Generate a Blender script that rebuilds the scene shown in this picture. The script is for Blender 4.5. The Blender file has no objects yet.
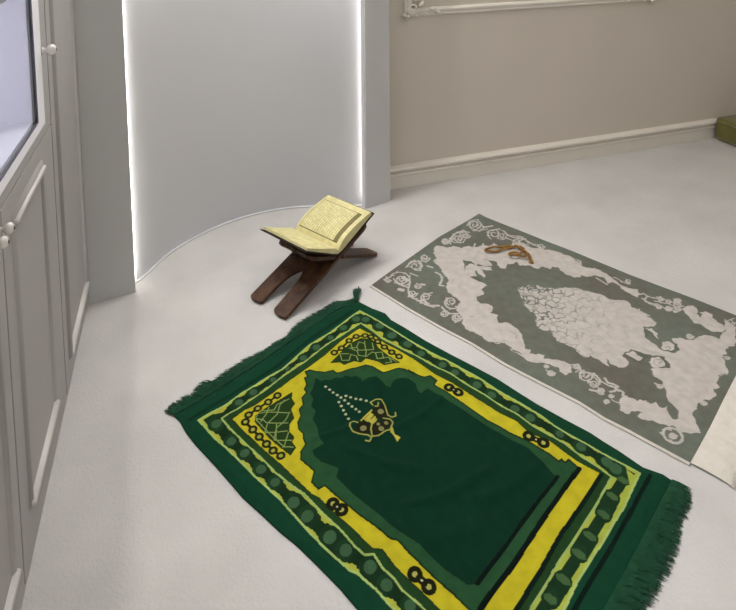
# -*- coding: utf-8 -*-
# Rug patterns are stored as outlines in millimetres on the floor plane.
PAT_GREEN = {'outer': [(19,1677),(49,1689),(98,1708),(149,1739),(213,1767),(281,1794),(334,1833),(390,1872),(460,1902),(513,1937),(602,1986),(652,1906),(696,1821),(731,1761),(784,1678),(833,1599),(869,1541),(903,1478),(928,1436),(959,1375),(974,1335),(1010,1281),(1041,1231),(1070,1182),(1097,1142),(994,1082),(938,1056),(882,1028),(832,1005),(785,982),(731,950),(520,839),(381,1070),(364,1106),(347,1132),(337,1148),(321,1160),(290,1206),(255,1267),(230,1319),(204,1367),(180,1405),(146,1457),(112,1522),(86,1565),(58,1606)],'inner': [(83,1661),(107,1673),(129,1680),(175,1707),(220,1727),(277,1763),(347,1797),(384,1819),(463,1864),(514,1888),(586,1924),(611,1872),(630,1822),(672,1759),(712,1713),(738,1667),(780,1609),(806,1558),(845,1496),(868,1449),(896,1404),(917,1354),(942,1313),(969,1275),(987,1230),(1008,1191),(1023,1158),(923,1102),(863,1073),(805,1043),(744,1013),(693,986),(526,899),(440,1050),(417,1088),(409,1115),(392,1141),(382,1174),(362,1180),(346,1204),(324,1250),(288,1315),(262,1366),(224,1414),(202,1446),(184,1483),(156,1531),(130,1575),(103,1619)],'yellow': [(111,1648),(150,1672),(184,1681),(259,1720),(316,1750),(376,1783),(427,1811),(488,1854),(575,1901),(601,1858),(632,1797),(671,1742),(697,1705),(733,1629),(765,1579),(796,1528),(824,1476),(851,1428),(883,1383),(895,1336),(932,1299),(948,1262),(965,1228),(986,1197),(1002,1175),(890,1117),(816,1082),(721,1028),(635,982),(535,929),(472,1038),(449,1081),(434,1108),(418,1140),(404,1177),(382,1186),(361,1226),(331,1277),(295,1343),(280,1357),(255,1402),(230,1445),(213,1475),(167,1551),(141,1596)],'border': [(349,1760),(365,1763),(383,1749),(407,1737),(435,1739),(444,1724),(455,1723),(491,1727),(510,1726),(540,1727),(558,1713),(573,1690),(584,1677),(601,1677),(635,1678),(653,1668),(666,1651),(676,1641),(663,1663),(677,1644),(688,1628),(700,1618),(720,1619),(731,1594),(715,1582),(735,1549),(757,1505),(784,1454),(807,1409),(829,1382),(845,1356),(865,1330),(892,1292),(908,1262),(919,1235),(930,1239),(931,1230),(936,1228),(948,1233),(954,1216),(960,1202),(858,1155),(774,1112),(669,1057),(561,1005),(542,996),(519,1042),(487,1101),(459,1153),(445,1185),(429,1194),(406,1230),(375,1275),(344,1324),(317,1370),(299,1365),(287,1388),(300,1414),(289,1435),(274,1460),(279,1484),(296,1502),(294,1522),(297,1538),(288,1558),(290,1580),(303,1599),(303,1623),(318,1637),(319,1662),(337,1677),(332,1690),(343,1706),(342,1734),(353,1737)],'field': [(375,1720),(389,1701),(400,1705),(414,1698),(437,1705),(451,1697),(468,1702),(481,1691),(497,1691),(509,1674),(505,1662),(535,1672),(554,1665),(565,1648),(572,1625),(584,1613),(599,1630),(615,1638),(636,1634),(649,1627),(662,1605),(658,1579),(659,1572),(658,1585),(661,1560),(688,1571),(709,1541),(742,1485),(773,1432),(794,1393),(864,1296),(885,1200),(784,1151),(673,1095),(576,1046),(554,1053),(522,1098),(490,1160),(476,1178),(446,1217),(412,1277),(377,1333),(352,1382),(365,1404),(344,1422),(325,1435),(311,1458),(310,1474),(346,1487),(336,1511),(341,1543),(334,1577),(350,1602),(340,1624),(352,1647),(346,1669),(362,1688)],'black_end': [[(959,1203),(857,1154),(773,1110),(669,1055),(558,1001)],[(891,1201),(784,1151),(673,1095),(576,1046)]],'dark_lines': [[(1002,1171),(890,1114),(816,1079),(721,1025),(634,979)],[(1118,1129),(1017,1075),(854,993),(751,943)]],'dark_top': [[(-4,1688),(68,1720),(161,1764),(261,1808),(341,1865),(477,1941),(574,1993)]],'ovals': [(103,1578),(134,1530),(169,1466),(198,1418),(233,1353),(258,1308),(297,1242),(324,1202),(366,1152),(389,1107),(68,1648),(608,1935),(645,1887),(668,1826),(704,1770),(730,1716),(775,1647),(798,1603),(840,1537),(865,1491),(902,1422),(926,1380),(973,1307),(1004,1256),(1040,1197),(1048,1174),(137,1705),(183,1732),(248,1759),(298,1795),(357,1821),(408,1853),(465,1883),(521,1920),(576,1949)],'leaves': [[(1035,1154),(1049,1126)],[(981,1129),(992,1099)],[(930,1099),(940,1068)],[(863,1067),(879,1036)],[(813,1043),(829,1009)],[(746,1009),(764,976)],[(699,984),(715,958)]],'span_top': [(438,1773),(476,1802),(523,1834),(562,1847),(592,1831),(601,1807),(602,1783),(623,1737),(646,1699),(622,1705),(598,1707),(585,1725),(567,1740),(550,1755),(530,1745),(511,1757),(476,1752),(467,1768)],'span_left': [(293,1689),(287,1669),(293,1647),(278,1631),(281,1597),(264,1580),(259,1556),(269,1534),(260,1522),(267,1501),(250,1483),(233,1510),(204,1558),(174,1619),(178,1638),(197,1650),(242,1671)],'lat_top': [[(476,1802),(474,1772),(496,1764),(509,1787),(524,1774),(524,1755)],[(523,1834),(520,1807),(534,1794),(531,1776),(552,1762),(563,1788),(586,1780),(591,1811)],[(511,1814),(535,1810),(551,1833),(567,1819),(561,1789),(537,1797),(538,1809)],[(587,1764),(609,1761),(605,1735),(584,1738),(587,1764)],[(554,1761),(578,1771),(587,1764)],[(600,1737),(622,1733),(624,1710),(603,1713)],[(622,1733),(639,1704)],[(481,1800),(504,1791)],[(571,1830),(567,1819)]],'lat_left': [[(177,1630),(197,1617),(204,1606),(229,1597),(262,1586)],[(184,1645),(212,1642),(240,1633),(271,1619)],[(189,1614),(209,1637),(219,1658)],[(195,1575),(206,1602),(239,1627),(251,1657),(268,1670)],[(216,1548),(228,1580),(257,1597),(274,1621)],[(195,1575),(220,1569),(255,1560)],[(238,1514),(249,1537),(259,1556)],[(216,1545),(237,1535),(263,1526)],[(235,1514),(261,1505)],[(175,1630),(190,1652),(232,1644),(244,1662)],[(175,1630),(199,1582),(238,1514)],[(244,1662),(280,1669)],[(231,1594),(221,1547)]],'rings': [(459,1812),(487,1824),(521,1849),(550,1862),(580,1856),(597,1842),(611,1811),(624,1780),(639,1750),(655,1724),(250,1694),(220,1678),(187,1664),(159,1650),(147,1628),(164,1596),(178,1567),(194,1539),(208,1513),(225,1489)],'eights': [[(324,1317),(340,1295)],[(455,1107),(474,1075)],[(754,1555),(772,1530)],[(887,1328),(913,1297)]],'dots': [(396,1679),(405,1665),(413,1652),(422,1639),(430,1626),(438,1612),(445,1596),(452,1583),(460,1570),(467,1558),(420,1612),(423,1596),(425,1579),(427,1563),(430,1545),(446,1626),(458,1616),(471,1606),(484,1599),(498,1588)],'lamp_dark': [((462,1502),22),((526,1537),24),((500,1499),15),((528,1496),15),((488,1478),13),((509,1482),16)],'lamp_tan': [((461,1500),9),((526,1537),9),((508,1481),8),((505,1498),5),((528,1496),6)],'lamp_yel': [[(511,1566),(508,1578),(526,1583),(542,1575),(545,1556),(542,1520),(551,1510),(563,1511),(566,1522)],[(516,1560),(524,1557),(529,1568)],[(451,1522),(441,1531),(431,1529),(426,1516),(430,1500),(445,1487),(465,1475),(473,1463),(464,1453),(455,1460)],[(525,1514),(544,1505),(547,1492),(532,1471),(517,1471),(494,1462),(476,1465),(480,1489)],[(480,1489),(489,1506)]],'lamp_fill': [[(460,1528),(503,1553),(505,1548),(462,1523)],[(471,1527),(497,1542),(504,1532),(478,1514)],[(481,1516),(505,1528),(506,1516),(486,1507)],[(490,1509),(509,1517),(504,1510),(490,1502)],[(535,1479),(540,1474),(538,1455),(550,1439),(536,1429),(535,1449),(529,1464)]],'edge_left': [(-48,1723),(-32,1697),(-16,1653),(10,1600),(41,1546),(67,1500),(116,1407),(155,1349),(189,1296),(223,1249),(259,1191),(292,1135),(313,1093)],'edge_right': [(610,2047),(649,1988),(686,1946),(694,1906),(726,1851),(767,1772),(818,1689),(869,1612),(915,1539),(949,1469),(973,1422),(1015,1353),(1058,1287),(1076,1248),(1095,1212),(1119,1155),(1153,1123),(1162,1102)],'edge_top': [(-48,1723),(27,1753),(103,1792),(192,1836),(311,1904),(430,1968),(516,2018),(610,2047)],'edge_bottom': [(1162,1102),(1057,1048),(972,1004),(873,954),(810,924)],'fringe_top': [(-73,1752),(-59,1770),(-18,1792),(-10,1774),(33,1833),(56,1814),(110,1852),(182,1890),(233,1901),(266,1923),(320,1946),(355,1989),(392,2015),(472,2048),(523,2076),(563,2063),(596,2066)],'fringe_bottom': [(1186,1069),(1159,1040),(1124,1021),(1109,1018),(1054,976),(1037,966),(987,937),(959,931),(947,919),(914,906),(889,899)]}
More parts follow.
